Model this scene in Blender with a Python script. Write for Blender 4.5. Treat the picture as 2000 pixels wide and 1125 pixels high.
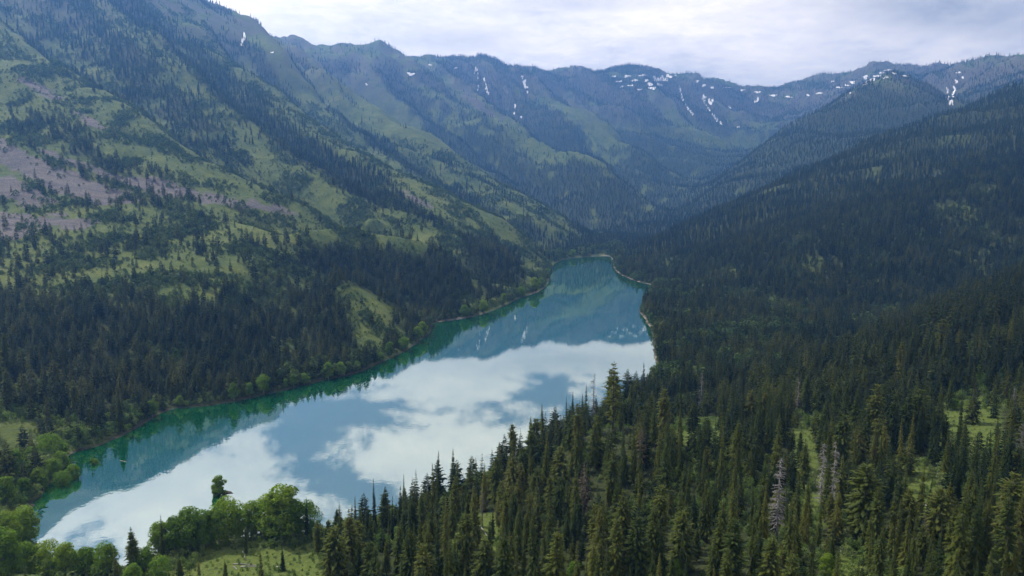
import bpy, math, random, time
import numpy as np

T0 = time.time()
for o in list(bpy.data.objects):
    bpy.data.objects.remove(o)
scene = bpy.context.scene
coll = scene.collection
R = math.radians
rng = np.random.default_rng(7)
random.seed(7)

# ------------------------------------------------------------------ camera
CAM_H = 140.0            # metres above the lake (lake surface is z = 0)
PITCH = R(7.85)
HFOV = R(70.0)
FPX = 1000.0 / math.tan(HFOV / 2)      # focal length in pixels of a 2000 px wide frame
cam_d = bpy.data.cameras.new('camera')
cam_d.sensor_width = 36.0
cam_d.lens = 18.0 / math.tan(HFOV / 2)
cam_d.clip_start = 1.0
cam_d.clip_end = 60000.0
cam = bpy.data.objects.new('camera', cam_d)
cam.location = (0, 0, CAM_H)
cam.rotation_euler = (R(90) - PITCH, 0, 0)
coll.objects.link(cam)
scene.camera = cam

# ------------------------------------------------------------------ light
SUN_AZ = R(-55.0)        # to the left of the viewing direction (+Y)
SUN_EL = R(49.0)
sun_d = bpy.data.lights.new('sun', 'SUN')
sun_d.energy = 5.0
sun_d.angle = R(0.6)
sun_d.color = (1.0, 0.92, 0.78)
sun = bpy.data.objects.new('sun', sun_d)
sdir = (math.sin(SUN_AZ) * math.cos(SUN_EL), math.cos(SUN_AZ) * math.cos(SUN_EL), math.sin(SUN_EL))
import mathutils
sun.rotation_euler = mathutils.Vector(sdir).to_track_quat('Z', 'Y').to_euler()
sun.location = (-300, 300, 600)
coll.objects.link(sun)

world = bpy.data.worlds.new('World')
scene.world = world
world.use_nodes = True
world.cycles.sampling_method = 'MANUAL'
world.cycles.sample_map_resolution = 512


class NT:
    """small helper to write node trees"""
    def __init__(self, tree):
        self.t = tree
        tree.nodes.clear()

    def n(self, typ, **kw):
        nd = self.t.nodes.new(typ)
        for k, v in kw.items():
            if k.startswith('i_'):
                nd.inputs[k[2:].replace('_', ' ')].default_value = v
            else:
                setattr(nd, k, v)
        return nd

    def l(self, a, b):
        self.t.links.new(a, b)

    def val(self, x, sock):
        if hasattr(x, 'links') or hasattr(x, 'is_output'):
            self.l(x, sock)
        else:
            sock.default_value = x

    def math(self, op, a, b=0.0, c=None, clamp=False):
        nd = self.t.nodes.new('ShaderNodeMath')
        nd.operation = op
        nd.use_clamp = clamp
        self.val(a, nd.inputs[0])
        self.val(b, nd.inputs[1])
        if c is not None:
            self.val(c, nd.inputs[2])
        return nd.outputs[0]

    def vmath(self, op, a, b=None, out=0, scale=None):
        nd = self.t.nodes.new('ShaderNodeVectorMath')
        nd.operation = op
        self.val(a, nd.inputs[0])
        if b is not None:
            self.val(b, nd.inputs[1])
        if scale is not None:
            self.val(scale, nd.inputs['Scale'])
        return nd.outputs[out]

    def noise(self, vec, scale, detail=4.0, rough=0.55, dist=0.0, out=0):
        nd = self.t.nodes.new('ShaderNodeTexNoise')
        if vec is not None:
            self.l(vec, nd.inputs['Vector'])
        nd.inputs['Scale'].default_value = scale
        nd.inputs['Detail'].default_value = detail
        nd.inputs['Roughness'].default_value = rough
        nd.inputs['Distortion'].default_value = dist
        return nd.outputs[out]

    def ramp(self, fac, stops):
        nd = self.t.nodes.new('ShaderNodeValToRGB')
        cr = nd.color_ramp
        while len(cr.elements) < len(stops):
            cr.elements.new(0.5)
        for e, (p, c) in zip(cr.elements, stops):
            e.position = p
            e.color = (c[0], c[1], c[2], 1.0)
        self.val(fac, nd.inputs[0])
        return nd.outputs[0]

    def mix(self, fac, a, b):
        nd = self.t.nodes.new('ShaderNodeMix')
        nd.data_type = 'RGBA'
        self.val(fac, nd.inputs[0])
        for x, s in ((a, nd.inputs[6]), (b, nd.inputs[7])):
            if isinstance(x, tuple):
                s.default_value = (x[0], x[1], x[2], 1.0)
            else:
                self.l(x, s)
        return nd.outputs[2]

    def smooth(self, x, lo, hi):
        nd = self.t.nodes.new('ShaderNodeMapRange')
        nd.interpolation_type = 'SMOOTHSTEP'
        self.val(x, nd.inputs[0])
        nd.inputs[1].default_value = lo
        nd.inputs[2].default_value = hi
        return nd.outputs[0]


def sky_dir(px, py, mirror=False):
    """direction of a sky point; mirror: seen in the lake"""
    u = (px - 1000) / FPX
    v = (562.5 - py) / FPX
    d = np.array([u, math.cos(PITCH) + v * math.sin(PITCH), -math.sin(PITCH) + v * math.cos(PITCH)])
    if mirror:
        d[2] = -d[2]
    return d / np.linalg.norm(d)


def build_world():
    w = NT(world.node_tree)
    out = w.n('ShaderNodeOutputWorld')
    bg = w.n('ShaderNodeBackground')
    bg.inputs['Strength'].default_value = 0.056
    w.l(bg.outputs[0], out.inputs[0])
    sky = w.n('ShaderNodeTexSky')
    sky.sky_type = 'NISHITA'
    sky.sun_disc = False
    sky.sun_elevation = SUN_EL
    sky.sun_rotation = SUN_AZ
    sky.altitude = 2000.0
    sky.air_density = 1.0
    sky.dust_density = 1.5
    sky.ozone_density = 1.0
    tc = w.n('ShaderNodeTexCoord')
    d = tc.outputs['Generated']
    sep = w.n('ShaderNodeSeparateXYZ')
    w.l(d, sep.inputs[0])
    # the cloud deck: directions projected on a flat layer overhead
    zz = w.math('ADD', w.math('MAXIMUM', sep.outputs[2], 0.0), 0.16)
    px_ = w.math('DIVIDE', sep.outputs[0], zz)
    py_ = w.math('DIVIDE', sep.outputs[1], zz)
    comb = w.n('ShaderNodeCombineXYZ')
    w.l(px_, comb.inputs[0])
    w.l(py_, comb.inputs[1])
    comb.inputs[2].default_value = SKY_SEED
    p = comb.outputs[0]
    big = w.noise(p, 0.8, 3.0, 0.5, 0.4)
    mid = w.noise(p, 3.6, 9.0, 0.68, 0.3)
    cover = w.math('ADD', w.math('MULTIPLY', big, 0.5), w.math('MULTIPLY', mid, 2.1))
    fin = w.noise(p, 12.0, 6.0, 0.62, 0.2)
    cover = w.math('MULTIPLY_ADD', fin, 0.55, cover)
    cover = w.math('SUBTRACT', cover, 1.475)

    def blob(px, py, sx, sy, amount, mirror=False):
        c = sky_dir(px, py, mirror)
        k = 1.0 / (max(c[2], 0.0) + 0.16)
        c2 = (c[0] * k, c[1] * k)
        # size of the patch on the deck from its size in the photograph
        a = sky_dir(px + sx, py, mirror); ka = 1.0 / (max(a[2], 0) + 0.16)
        b = sky_dir(px, py + sy, mirror); kb = 1.0 / (max(b[2], 0) + 0.16)
        rx = abs(a[0] * ka - c2[0]) + 1e-3
        ry = abs(b[1] * kb - c2[1]) + 1e-3
        nd = w.n('ShaderNodeVectorMath', operation='MULTIPLY_ADD')
        w.l(p, nd.inputs[0])
        nd.inputs[1].default_value = (1 / rx, 1 / ry, 0)
        nd.inputs[2].default_value = (-c2[0] / rx, -c2[1] / ry, 0)
        q = w.vmath('DOT_PRODUCT', nd.outputs[0], nd.outputs[0], out=1)
        return w.math('POWER', 0.3679, q), amount
    for b in CLOUD_BLOBS:
        e, amt = blob(*b)
        cover = w.math('MULTIPLY_ADD', e, amt, cover)
    shade = None
    for b in CLOUD_SHADE:
        e, amt = blob(*b)
        shade = w.math('MULTIPLY', e, amt) if shade is None else w.math('MULTIPLY_ADD', e, amt, shade)
    # low in the sky the layer is seen edge-on and closes up
    low = w.smooth(sep.outputs[2], 0.29, 0.19)
    cover = w.math('ADD', cover, w.math('MULTIPLY', low, 0.42))
    dens = w.smooth(cover, -0.12, 0.22)
    # brightness of the cloud: softly shaded undersides
    sh = w.noise(p, 1.7, 4.0, 0.55, 0.3)
    sh = w.math('ADD', w.math('MULTIPLY', sh, 0.55), w.math('MULTIPLY', w.math('ADD', mid, fin), 0.225))
    body = w.ramp(sh, [(0.34, (0.54, 0.52, 0.53)), (0.47, (0.84, 0.77, 0.72)), (0.60, (1.08, 0.96, 0.83))])
    lift = w.n('ShaderNodeMapRange')
    w.l(sep.outputs[2], lift.inputs[0])
    lift.inputs[1].default_value = 0.16
    lift.inputs[2].default_value = 0.34
    lift.inputs[3].default_value = 27.0
    lift.inputs[4].default_value = 28.0
    body = w.vmath('SCALE', body, scale=lift.outputs[0])
    # the grey-blue undersides of the thicker banks
    wob = w.math('MULTIPLY', shade, w.math('MULTIPLY_ADD', mid, 1.6, 0.2))
    body = w.mix(wob, body, (8.0, 8.2, 9.0))
    dens = w.math('MAXIMUM', dens, 0.18)          # thin veil everywhere
    col = w.mix(dens, sky.outputs[0], body)
    w.l(col, bg.inputs['Color'])


SKY_SEED = 3.7
# (px, py, size x, size y, amount, seen in the lake?)  cloud banks (+) and blue gaps (-)
CLOUD_SHADE = [(1880, 5, 330, 65, 0.85, False), (900, 78, 110, 24, 0.4, False), (1130, 0, 180, 25, 0.3, False), (1990, 70, 150, 40, 0.2, False)]
CLOUD_BLOBS = [
    (1450, 110, 400, 60, 0.25, False),
    (600, 70, 260, 60, 0.25, False),
    (260, 960, 330, 90, 0.34, True),
    (590, 850, 55, 45, -0.30, True),
    (650, 930, 50, 45, -0.30, True),
    (860, 890, 170, 65, 0.26, True),
    (900, 720, 150, 70, 0.22, True),
    (680, 800, 85, 38, -0.30, True),
    (1100, 745, 120, 45, -0.26, True),
    (735, 985, 60, 45, -0.34, True),
    (1180, 655, 110, 22, 0.20, True),
]
build_world()

vs = scene.view_settings
vs.view_transform = 'Standard'
vs.look = 'None'
vs.gamma = 1.0
vs.exposure = 0.25
vs.use_curve_mapping = False
scene.render.engine = 'CYCLES'
cy = scene.cycles
cy.max_bounces = 4
cy.diffuse_bounces = 2
cy.glossy_bounces = 2
cy.transmission_bounces = 1
cy.transparent_max_bounces = 4
cy.volume_bounces = 0
cy.use_denoising = True
cy.denoising_prefilter = 'ACCURATE'
cy.use_adaptive_sampling = True
cy.adaptive_threshold = 0.03
cy.caustics_reflective = False
cy.caustics_refractive = False
cy.sample_clamp_indirect = 4.0


# ------------------------------------------------------------------ helpers
def P(px, py, Y):
    """point of the place that the photograph shows at pixel (px, py), at depth Y"""
    u = (px - 1000) / FPX
    v = (562.5 - py) / FPX
    t = Y / (math.cos(PITCH) + v * math.sin(PITCH))
    return (u * t, Y, CAM_H + t * (-math.sin(PITCH) + v * math.cos(PITCH)))


def on_lake(px, py):
    v = (562.5 - py) / FPX
    dy = math.cos(PITCH) + v * math.sin(PITCH)
    dz = -math.sin(PITCH) + v * math.cos(PITCH)
    t = -CAM_H / dz
    return ((px - 1000) / FPX * t, dy * t)


def project(x, y, z):
    """world arrays -> pixel of the 2000 x 1125 photograph and depth along the axis"""
    zc = z - CAM_H
    fwd = y * math.cos(PITCH) - zc * math.sin(PITCH)
    up = y * math.sin(PITCH) + zc * math.cos(PITCH)
    fw = np.maximum(fwd, 1.0)
    return 1000 + FPX * x / fw, 562.5 - FPX * up / fw, fwd


def _hash(ix, iy, seed):
    h = (ix.astype(np.int64) * 374761393 + iy.astype(np.int64) * 668265263 + seed * 974634541) & 0x7fffffff
    h = ((h ^ (h >> 13)) * 1274126177) & 0x7fffffff
    h = h ^ (h >> 16)
    return h


def perlin(x, y, seed=0):
    x0 = np.floor(x); y0 = np.floor(y)
    fx = x - x0; fy = y - y0
    x0 = x0.astype(np.int64); y0 = y0.astype(np.int64)
    sx = fx * fx * fx * (fx * (fx * 6 - 15) + 10)
    sy = fy * fy * fy * (fy * (fy * 6 - 15) + 10)

    def g(ix, iy, dx, dy):
        a = (_hash(ix, iy, seed) % 4096) * (2 * math.pi / 4096)
        return np.cos(a) * dx + np.sin(a) * dy
    n00 = g(x0, y0, fx, fy); n10 = g(x0 + 1, y0, fx - 1, fy)
    n01 = g(x0, y0 + 1, fx, fy - 1); n11 = g(x0 + 1, y0 + 1, fx - 1, fy - 1)
    a = n00 + sx * (n10 - n00)
    b = n01 + sx * (n11 - n01)
    return (a + sy * (b - a)) * 1.4


def fbm(x, y, octaves=4, seed=0, gain=0.5):
    s = 0; a = 1.0
    for k in range(octaves):
        s = s + a * perlin(x * 2 ** k, y * 2 ** k, seed + k * 17)
        a *= gain
    return s


def sstep(x, lo, hi):
    t = np.clip((x - lo) / (hi - lo), 0, 1)
    return t * t * (3 - 2 * t)


def in_poly(px, py, poly):
    res = np.zeros(np.shape(px), bool)
    n = len(poly)
    j = n - 1
    for i in range(n):
        xi, yi = poly[i]; xj, yj = poly[j]
        if yi != yj:
            c = ((yi > py) != (yj > py)) & (px < (xj - xi) * (py - yi) / (yj - yi) + xi)
            res ^= c
        j = i
    return res


def poly_dist(px, py, poly, closed=True):
    d = np.full(np.shape(px), 1e12)
    n = len(poly)
    for i in range(n if closed else n - 1):
        ax, ay = poly[i]; bx, by = poly[(i + 1) % n]
        vx, vy = bx - ax, by - ay
        L = vx * vx + vy * vy + 1e-9
        t = np.clip(((px - ax) * vx + (py - ay) * vy) / L, 0, 1)
        d = np.minimum(d, (px - ax - t * vx) ** 2 + (py - ay - t * vy) ** 2)
    return np.sqrt(d)


def soft_poly(px, py, poly, soft):
    """1 inside, 0 outside, soft edge of `soft` pixels"""
    q = np.array(poly, float)
    res = np.zeros(np.shape(px))
    m = (px > q[:, 0].min() - soft) & (px < q[:, 0].max() + soft) & (py > q[:, 1].min() - soft) & (py < q[:, 1].max() + soft)
    x, y = px[m], py[m]
    res[m] = sstep(poly_dist(x, y, poly) * np.where(in_poly(x, y, poly), 1, -1), -soft, soft)
    return res


def smooth_line(pts, n_per=6, closed=False):
    """Catmull-Rom through points"""
    pts = [np.array(p, float) for p in pts]
    N = len(pts)
    out = []
    rngi = range(N if closed else N - 1)
    for i in rngi:
        if closed:
            p0, p1, p2, p3 = pts[(i - 1) % N], pts[i], pts[(i + 1) % N], pts[(i + 2) % N]
        else:
            p0, p1, p2, p3 = pts[max(i - 1, 0)], pts[i], pts[i + 1], pts[min(i + 2, N - 1)]
        for k in range(n_per):
            t = k / n_per
            out.append(0.5 * ((2 * p1) + (-p0 + p2) * t + (2 * p0 - 5 * p1 + 4 * p2 - p3) * t * t + (-p0 + 3 * p1 - 3 * p2 + p3) * t ** 3))
    if not closed:
        out.append(pts[-1])
    return out

# ------------------------------------------------------------------ terrain
# the lake's outline (pixels of the photograph, all of them lie on z = 0)
SHORE_PX = [
    (62, 985), (75, 968), (105, 935), (128, 905), (135, 885), (165, 878), (200, 868), (240, 850), (275, 832), (318, 806),
    (345, 797), (390, 794), (440, 787), (520, 770), (580, 755), (640, 741), (700, 727), (745, 708), (790, 686), (825, 662),
    (843, 645), (846, 632), (868, 627), (910, 621), (955, 609), (990, 595), (1020, 580), (1055, 568), (1072, 550), (1074, 530),
    (1085, 514), (1112, 505), (1150, 501), (1188, 500), (1196, 510), (1202, 528), (1222, 541), (1248, 551), (1272, 557),
    (1268, 572), (1256, 592), (1249, 608), (1258, 622), (1270, 640), (1275, 665), (1279, 700), (1284, 722),
    (1262, 752), (1190, 800), (1100, 850), (1000, 905), (900, 950), (800, 990), (720, 1016), (665, 1028), (635, 1030),
    (590, 1038), (540, 1046), (480, 1048), (420, 1048), (365, 1052), (320, 1070), (285, 1096), (255, 1112), (225, 1112),
    (160, 1104), (100, 1086), (62, 1056), (52, 1020)]
shore = [tuple(p) for p in smooth_line([on_lake(*p) for p in SHORE_PX], 4, closed=True)]

ctrl = []      # (X, Y, Z)
spurs = []     # (points, width, depth) of sharp-crested spurs


def line(pts, n_per=4, drop=0.0, gully=None, carve=None):
    """a crest or a hollow through pixel points (px, py, Y); gully = (width, depth) of the hollow on its far side"""
    q = smooth_line([P(*p) for p in pts], n_per)
    if carve:
        spurs.append((q, carve[0], carve[1]))
    for i, c in enumerate(q):
        ctrl.append((c[0], c[1], c[2] - drop))
        if gully:
            a = q[max(i - 1, 0)]; b = q[min(i + 1, len(q) - 1)]
            t = np.array([b[0] - a[0], b[1] - a[1]]); t /= np.linalg.norm(t) + 1e-9
            nrm = np.array([-t[1], t[0]])
            view = np.array([c[0], c[1]]); view /= np.linalg.norm(view)
            if nrm @ view < 0:
                nrm = -nrm
            ctrl.append((c[0] + nrm[0] * gully[0], c[1] + nrm[1] * gully[0], c[2] - drop - gully[1]))


def pts(*a):
    for p in a:
        ctrl.append(P(*p))


# left side, the lower slopes by columns of the photograph
pts((0, 920, 330), (0, 830, 380), (0, 700, 470), (0, 600, 560), (0, 500, 680), (0, 450, 760), (0, 400, 850), (0, 350, 930), (0, 250, 1080), (0, 150, 1250))
pts((-300, 900, 340), (-300, 700, 480), (-300, 500, 690), (-300, 350, 930), (-300, 150, 1250), (-300, -50, 1600), (-300, -180, 1800))
pts((200, 760, 460), (200, 700, 500), (200, 600, 590), (200, 500, 700), (200, 440, 790), (200, 370, 900), (200, 300, 1000), (120, 200, 1200))
pts((400, 730, 505), (400, 680, 540), (400, 600, 600), (400, 540, 660), (400, 470, 760), (400, 420, 850), (400, 375, 960))
pts((520, 700, 545), (540, 610, 620), (560, 540, 690), (580, 430, 900), (500, 520, 700))
line([(600, 690, 580), (640, 620, 650), (665, 562, 715), (740, 592, 712), (800, 626, 708)], drop=-5, carve=(28, 18))                 # the small grassy spur
line([(700, 560, 790), (770, 600, 770), (830, 628, 750)], drop=10)                                            # the wooded hollow behind it
line([(560, 480, 800), (650, 468, 870), (760, 478, 900), (850, 500, 915), (900, 560, 890)], drop=-4, carve=(45, 24))
line([(800, 455, 1020), (900, 470, 1060), (975, 485, 1080), (1020, 525, 1090), (1050, 555, 1100)], drop=6)
pts((720, 425, 1080), (820, 432, 1150))
# spurs of the left mountain side, each with the hollow behind it
line([(-150, -60, 1700), (0, 40, 1500), (130, 135, 1330), (270, 240, 1190), (420, 335, 1085), (560, 398, 1025), (690, 450, 985)], gully=(75, 30), carve=(42, 26))
line([(320, -2, 2300), (450, 130, 1980), (600, 250, 1740), (760, 340, 1560), (900, 405, 1440), (1000, 450, 1360), (1055, 492, 1290)], gully=(120, 50), carve=(75, 48))
line([(560, 88, 3300), (700, 200, 2800), (830, 290, 2450), (960, 365, 2180), (1080, 425, 1960), (1140, 460, 1800)], gully=(150, 60), carve=(100, 62))
line([(850, 125, 4000), (930, 200, 3600), (1010, 260, 3250), (1080, 305, 3000), (1130, 318, 2850), (1200, 355, 2650), (1265, 402, 2450)], gully=(170, 60), carve=(120, 65))
line([(1010, 134, 4400), (1090, 200, 4050), (1180, 255, 3700), (1240, 300, 3450), (1290, 340, 3250)], gully=(170, 60), carve=(120, 65))
line([(1250, 142, 4850), (1290, 195, 4500), (1340, 245, 4250), (1400, 280, 4050), (1450, 310, 3800)], gully=(150, 40), carve=(110, 50))
line([(180, -40, 1950), (290, 80, 1720), (400, 190, 1520), (500, 270, 1380), (610, 338, 1270), (740, 428, 1110)], carve=(48, 30))
spurs.append((smooth_line([P(*p) for p in [(440, 40, 2900), (560, 150, 2450), (680, 235, 2120), (850, 350, 1760), (1000, 425, 1520)]], 4), 65, 42))
spurs.append((smooth_line([P(*p) for p in [(705, 95, 3500), (790, 190, 3100), (890, 265, 2750), (990, 330, 2500), (1060, 365, 2350)]], 4), 90, 55))
pts((500, 60, 2600), (600, 170, 2350), (760, 270, 2050), (900, 350, 1850), (1020, 410, 1700))
# skyline
line([(-300, -330, 2000), (0, -150, 2050), (180, -60, 2150), (320, -2, 2350), (342, 12, 2900), (375, 9, 3000), (440, 38, 3050), (485, 66, 3100), (560, 86, 3300), (625, 93, 3400),
      (678, 107, 3500), (703, 92, 3550), (722, 98, 3600), (770, 108, 3700), (850, 126, 4000), (870, 122, 4030), (940, 132, 4200), (1010, 133, 4400), (1100, 149, 4550),
      (1180, 146, 4700), (1235, 139, 4850), (1290, 143, 4900), (1330, 152, 4950), (1400, 166, 5100), (1470, 178, 5250), (1560, 166, 5050), (1650, 152, 4750),
      (1725, 134, 4500), (1775, 151, 4350), (1830, 149, 4050), (1870, 141, 3900), (1920, 138, 3700), (2000, 130, 3400), (2200, 110, 3000)], n_per=3)
# the far slopes under the snow
pts((1330, 215, 4500), (1440, 258, 4300), (1560, 230, 4500), (1640, 215, 4200), (1480, 230, 4700), (1200, 200, 4400), (1850, 210, 3700), (1900, 170, 3600))
# valley floor behind the lake
line([(1150, 490, 1560), (1200, 470, 1750), (1270, 425, 2250), (1340, 385, 2700), (1400, 345, 3200), (1440, 300, 3700)], drop=14)
# right: the pointed hill with the meadow, the long wooded spur, the middle slope, the near bench
line([(1742, 152, 3000), (1650, 200, 2900), (1560, 258, 2780), (1450, 335, 2620), (1350, 395, 2450)], drop=8)
line([(1742, 152, 3000), (1800, 175, 3050), (1850, 205, 3000), (1930, 260, 2800)], drop=8)
pts((1650, 320, 2300), (1800, 270, 2400), (1500, 400, 2000), (2000, 215, 2600))
line([(2250, 70, 2000), (2000, 172, 1900), (1850, 226, 1800), (1700, 288, 1700), (1560, 346, 1600), (1400, 412, 1500), (1280, 468, 1420), (1212, 506, 1330)], drop=17, gully=(170, 45))
line([(2250, 180, 1450), (2000, 282, 1300), (1850, 338, 1230), (1700, 390, 1170), (1560, 432, 1130), (1440, 470, 1100), (1340, 522, 1080), (1295, 553, 1060)], drop=15, gully=(70, 8))
line([(1320, 705, 600), (1400, 695, 640), (1500, 672, 680), (1650, 615, 740), (1800, 560, 800), (2000, 480, 880), (2250, 380, 950)], drop=18)
pts((1300, 620, 800), (1400, 600, 840), (1550, 540, 920), (1700, 480, 980), (1900, 410, 1050))
line([(1300, 790, 420), (1400, 785, 430), (1500, 752, 440), (1600, 712, 450), (1760, 655, 480), (1900, 590, 520), (2000, 545, 560), (2200, 450, 620)], drop=6)
pts((1190, 832, 312), (1300, 840, 320), (1050, 935, 300), (960, 985, 290), (900, 1012, 284), (1570, 862, 305), (1850, 808, 335), (1700, 830, 330), (2000, 770, 350), (2200, 740, 350),
    (1550, 1000, 232), (1850, 1000, 222), (1700, 900, 275), (1300, 1000, 240), (1100, 1050, 235), (1500, 1120, 182), (1900, 1120, 172), (1200, 1120, 192), (900, 1120, 212), (700, 1120, 226),
    (550, 1120, 238), (430, 1085, 257), (640, 1070, 262), (0, 1125, 246), (-200, 1000, 300), (780, 1040, 268))
ctrl += [(0, 60, 36), (200, 60, 55), (-200, 100, 6), (400, 150, 95), (0, -250, 45), (500, -250, 150), (-500, -250, 60), (-500, 150, 70), (-700, 400, 190),
         (-1200, 800, 430), (-1500, 1200, 620), (700, 400, 190), (1100, 700, 330), (1800, 1500, 560), (2600, 2500, 700), (3200, 3500, 640), (-2200, 2600, 560),
         (-2600, 4500, 500), (-1000, 5500, 560), (500, 6500, 560), (2500, 6500, 560), (4000, 5200, 560), (4500, 7500, 420), (0, 7800, 420), (-3500, 7000, 380),
         (-4000, 1500, 500), (4200, 1200, 620), (-2500, 0, 500), (2500, 0, 500)]
for i in range(0, len(shore), 2):
    ctrl.append((shore[i][0], shore[i][1], 0.5))
C = np.array(ctrl)
# drop near-coincident control points
keep = []
for i in range(len(C)):
    tol = 6 + 0.012 * abs(C[i, 1])
    if all((C[i, 0] - C[j, 0]) ** 2 + (C[i, 1] - C[j, 1]) ** 2 > tol * tol for j in keep):
        keep.append(i)
C = C[keep]
SC = 1000.0


def kern(dx, dy, c):
    return np.sqrt((dx * dx + dy * dy) / SC ** 2 + c * c)


CK = 0.012
A = kern(C[:, None, 0] - C[None, :, 0], C[:, None, 1] - C[None, :, 1], CK)
nC = len(C)
M = np.zeros((nC + 1, nC + 1))
M[:nC, :nC] = A - np.eye(nC) * 0.0015
M[:nC, nC] = 1
M[nC, :nC] = 1
sol = np.linalg.solve(M, np.append(C[:, 2], 0))


def base_height(x, y):
    sh = x.shape
    x = x.ravel(); y = y.ravel()
    out = np.empty(x.size)
    for i in range(0, x.size, 20000):
        out[i:i + 20000] = kern(x[i:i + 20000, None] - C[None, :, 0], y[i:i + 20000, None] - C[None, :, 1], CK) @ sol[:nC] + sol[nC]
    return out.reshape(sh)


def axis(lo, hi, dense_lo, dense_hi, step, grow, mx):
    a = [dense_lo]
    s = step
    while a[-1] < dense_hi:
        a.append(a[-1] + step)
    while a[-1] < hi:
        s = min(s * grow, mx)
        a.append(a[-1] + s)
    b = []
    v = dense_lo
    s = step
    while v > lo:
        s = min(s * grow, mx)
        v -= s
        b.append(v)
    return np.array(b[::-1] + a)


GX = axis(-4500, 5000, -430, 430, 4.5, 1.025, 32)
GY = axis(-300, 7800, 150, 1250, 4.5, 1.02, 30)
gx, gy = np.meshgrid(GX, GY)
hz = base_height(gx, gy)
lake_in = in_poly(gx, gy, shore)
near = (gx > -700) & (gx < 700) & (gy < 2000) & (gy > 0)
sd = np.full(gx.shape, 5000.0)
sd[near] = poly_dist(gx[near], gy[near], shore)
# sharp crests: the ground falls into a hollow behind each spur
spur_f = np.zeros(gx.shape)      # > 0 in the hollow behind a crest, < 0 on the open face before it
for q, wd, dp in spurs:
    q = np.array(q)[:, :2]
    reach = wd * 4
    m = (gx > q[:, 0].min() - reach) & (gx < q[:, 0].max() + reach) & (gy > q[:, 1].min() - reach) & (gy < q[:, 1].max() + reach)
    x, y = gx[m], gy[m]
    x = x + fbm(x / 160, y / 160, 2, 201) * wd * 0.35
    best = np.full(x.shape, 1e9); sign = np.ones(x.shape); al = np.zeros(x.shape)
    for i in range(len(q) - 1):
        a, b = q[i], q[i + 1]
        v = b - a; L2 = v @ v
        tt = ((x - a[0]) * v[0] + (y - a[1]) * v[1]) / L2
        tc = np.clip(tt, 0, 1)
        dx, dy = x - a[0] - tc * v[0], y - a[1] - tc * v[1]
        d = np.hypot(dx, dy)
        n_ = np.array([-v[1], v[0]]); 
        if n_ @ (a + b) < 0:
            n_ = -n_
        k = d < best
        best[k] = d[k]; sign[k] = np.sign(dx[k] * n_[0] + dy[k] * n_[1]); al[k] = (i + tc[k]) / (len(q) - 1)
    s_ = best * sign
    w_ = sstep(al, 0.0, 0.12) * (1 - sstep(al, 0.8, 1.0))
    hz[m] += w_ * dp * (-sstep(s_, 0, wd) * (1 - sstep(s_, wd * 1.3, wd * 3.6)) + 0.22 * np.exp(-(s_ / wd / 1.2) ** 2))
    spur_f[m] += w_ * (sstep(s_, 0.0, wd * 0.25) * (1 - sstep(s_, wd * 0.9, wd * 1.9)) - sstep(s_, -wd * 1.5, -wd * 0.9) * (1 - sstep(s_, -wd * 0.1, wd * 0.05)))
# relief: hollows and ribs that run down the slope, then finer unevenness
s_al = gx * 0.63 + gy * 0.77
t_dn = gx * 0.77 - gy * 0.63
wx = fbm(gx / 600, gy / 600, 3, 5) * 90
rib = (0.35 - np.abs(perlin((s_al + wx) / 260, t_dn / 1100 + wx / 500, 21))) * 1.5 + (0.3 - np.abs(perlin((s_al + wx * 1.3) / 110, t_dn / 520, 22))) * 0.6
amp = np.clip((hz - 15) / 260, 0, 1) * np.clip(sd / 150, 0, 1)
left_side = sstep(t_dn, 1200, 200)
far_k = np.clip(gy / 2500, 0.25, 1.0)
hz = hz + rib * amp * 62 * left_side * far_k
hz = hz + fbm(gx / 120, gy / 120, 4, 41) * (1.2 + amp * 7)
hz = hz + fbm(gx / 420, gy / 420, 4, 61) * amp * 18 * far_k
hz = hz + fbm(gx / 26, gy / 26, 3, 81) * (0.5 + amp * 1.2)
crag = 0.36 - np.abs(perlin(gx / 210 + wx / 300, gy / 210, 71)) - 0.5 * np.abs(perlin(gx / 95, gy / 95, 72))
hz = hz + crag * sstep(hz, 300, 650) * 34 * far_k
# shore
out_h = np.maximum(hz, np.minimum(0.35 + 0.3 * sd, 3.5))
out_h = np.minimum(out_h, 0.4 + 0.8 * sd)
hz = np.where(lake_in, -np.minimum(0.25 * sd + 0.3, 9.0), out_h)
# the tiny island
isl = on_lake(436, 962)
di = np.hypot((gx - isl[0] - 1.0) / 1.7, gy - isl[1])
hz = np.where(di < 5, np.maximum(hz, 0.8 - 0.28 * di), hz)


def height(x, y):
    return grid_sample(hz, x, y)


def grid_sample(arr, x, y):
    x = np.asarray(x, float); y = np.asarray(y, float)
    i = np.clip(np.searchsorted(GX, x) - 1, 0, len(GX) - 2)
    j = np.clip(np.searchsorted(GY, y) - 1, 0, len(GY) - 2)
    fx = np.clip((x - GX[i]) / (GX[i + 1] - GX[i]), 0, 1)
    fy = np.clip((y - GY[j]) / (GY[j + 1] - GY[j]), 0, 1)
    return (arr[j, i] * (1 - fx) + arr[j, i + 1] * fx) * (1 - fy) + (arr[j + 1, i] * (1 - fx) + arr[j + 1, i + 1] * fx) * fy


def ground_at(px, py, y0=120.0, y1=6500.0):
    """first ground point that the photograph's pixel meets"""
    n = 4000
    Y = y0 * (y1 / y0) ** (np.arange(n) / (n - 1))
    u = (px - 1000) / FPX
    v = (562.5 - py) / FPX
    t = Y / (math.cos(PITCH) + v * math.sin(PITCH))
    X = u * t
    Z = CAM_H + t * (-math.sin(PITCH) + v * math.cos(PITCH))
    h = np.maximum(height(X, Y), 0.0)
    k = np.nonzero(Z <= h)[0]
    if len(k) == 0:
        return None
    k = k[0]
    return (X[k], Y[k], float(h[k]))


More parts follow.
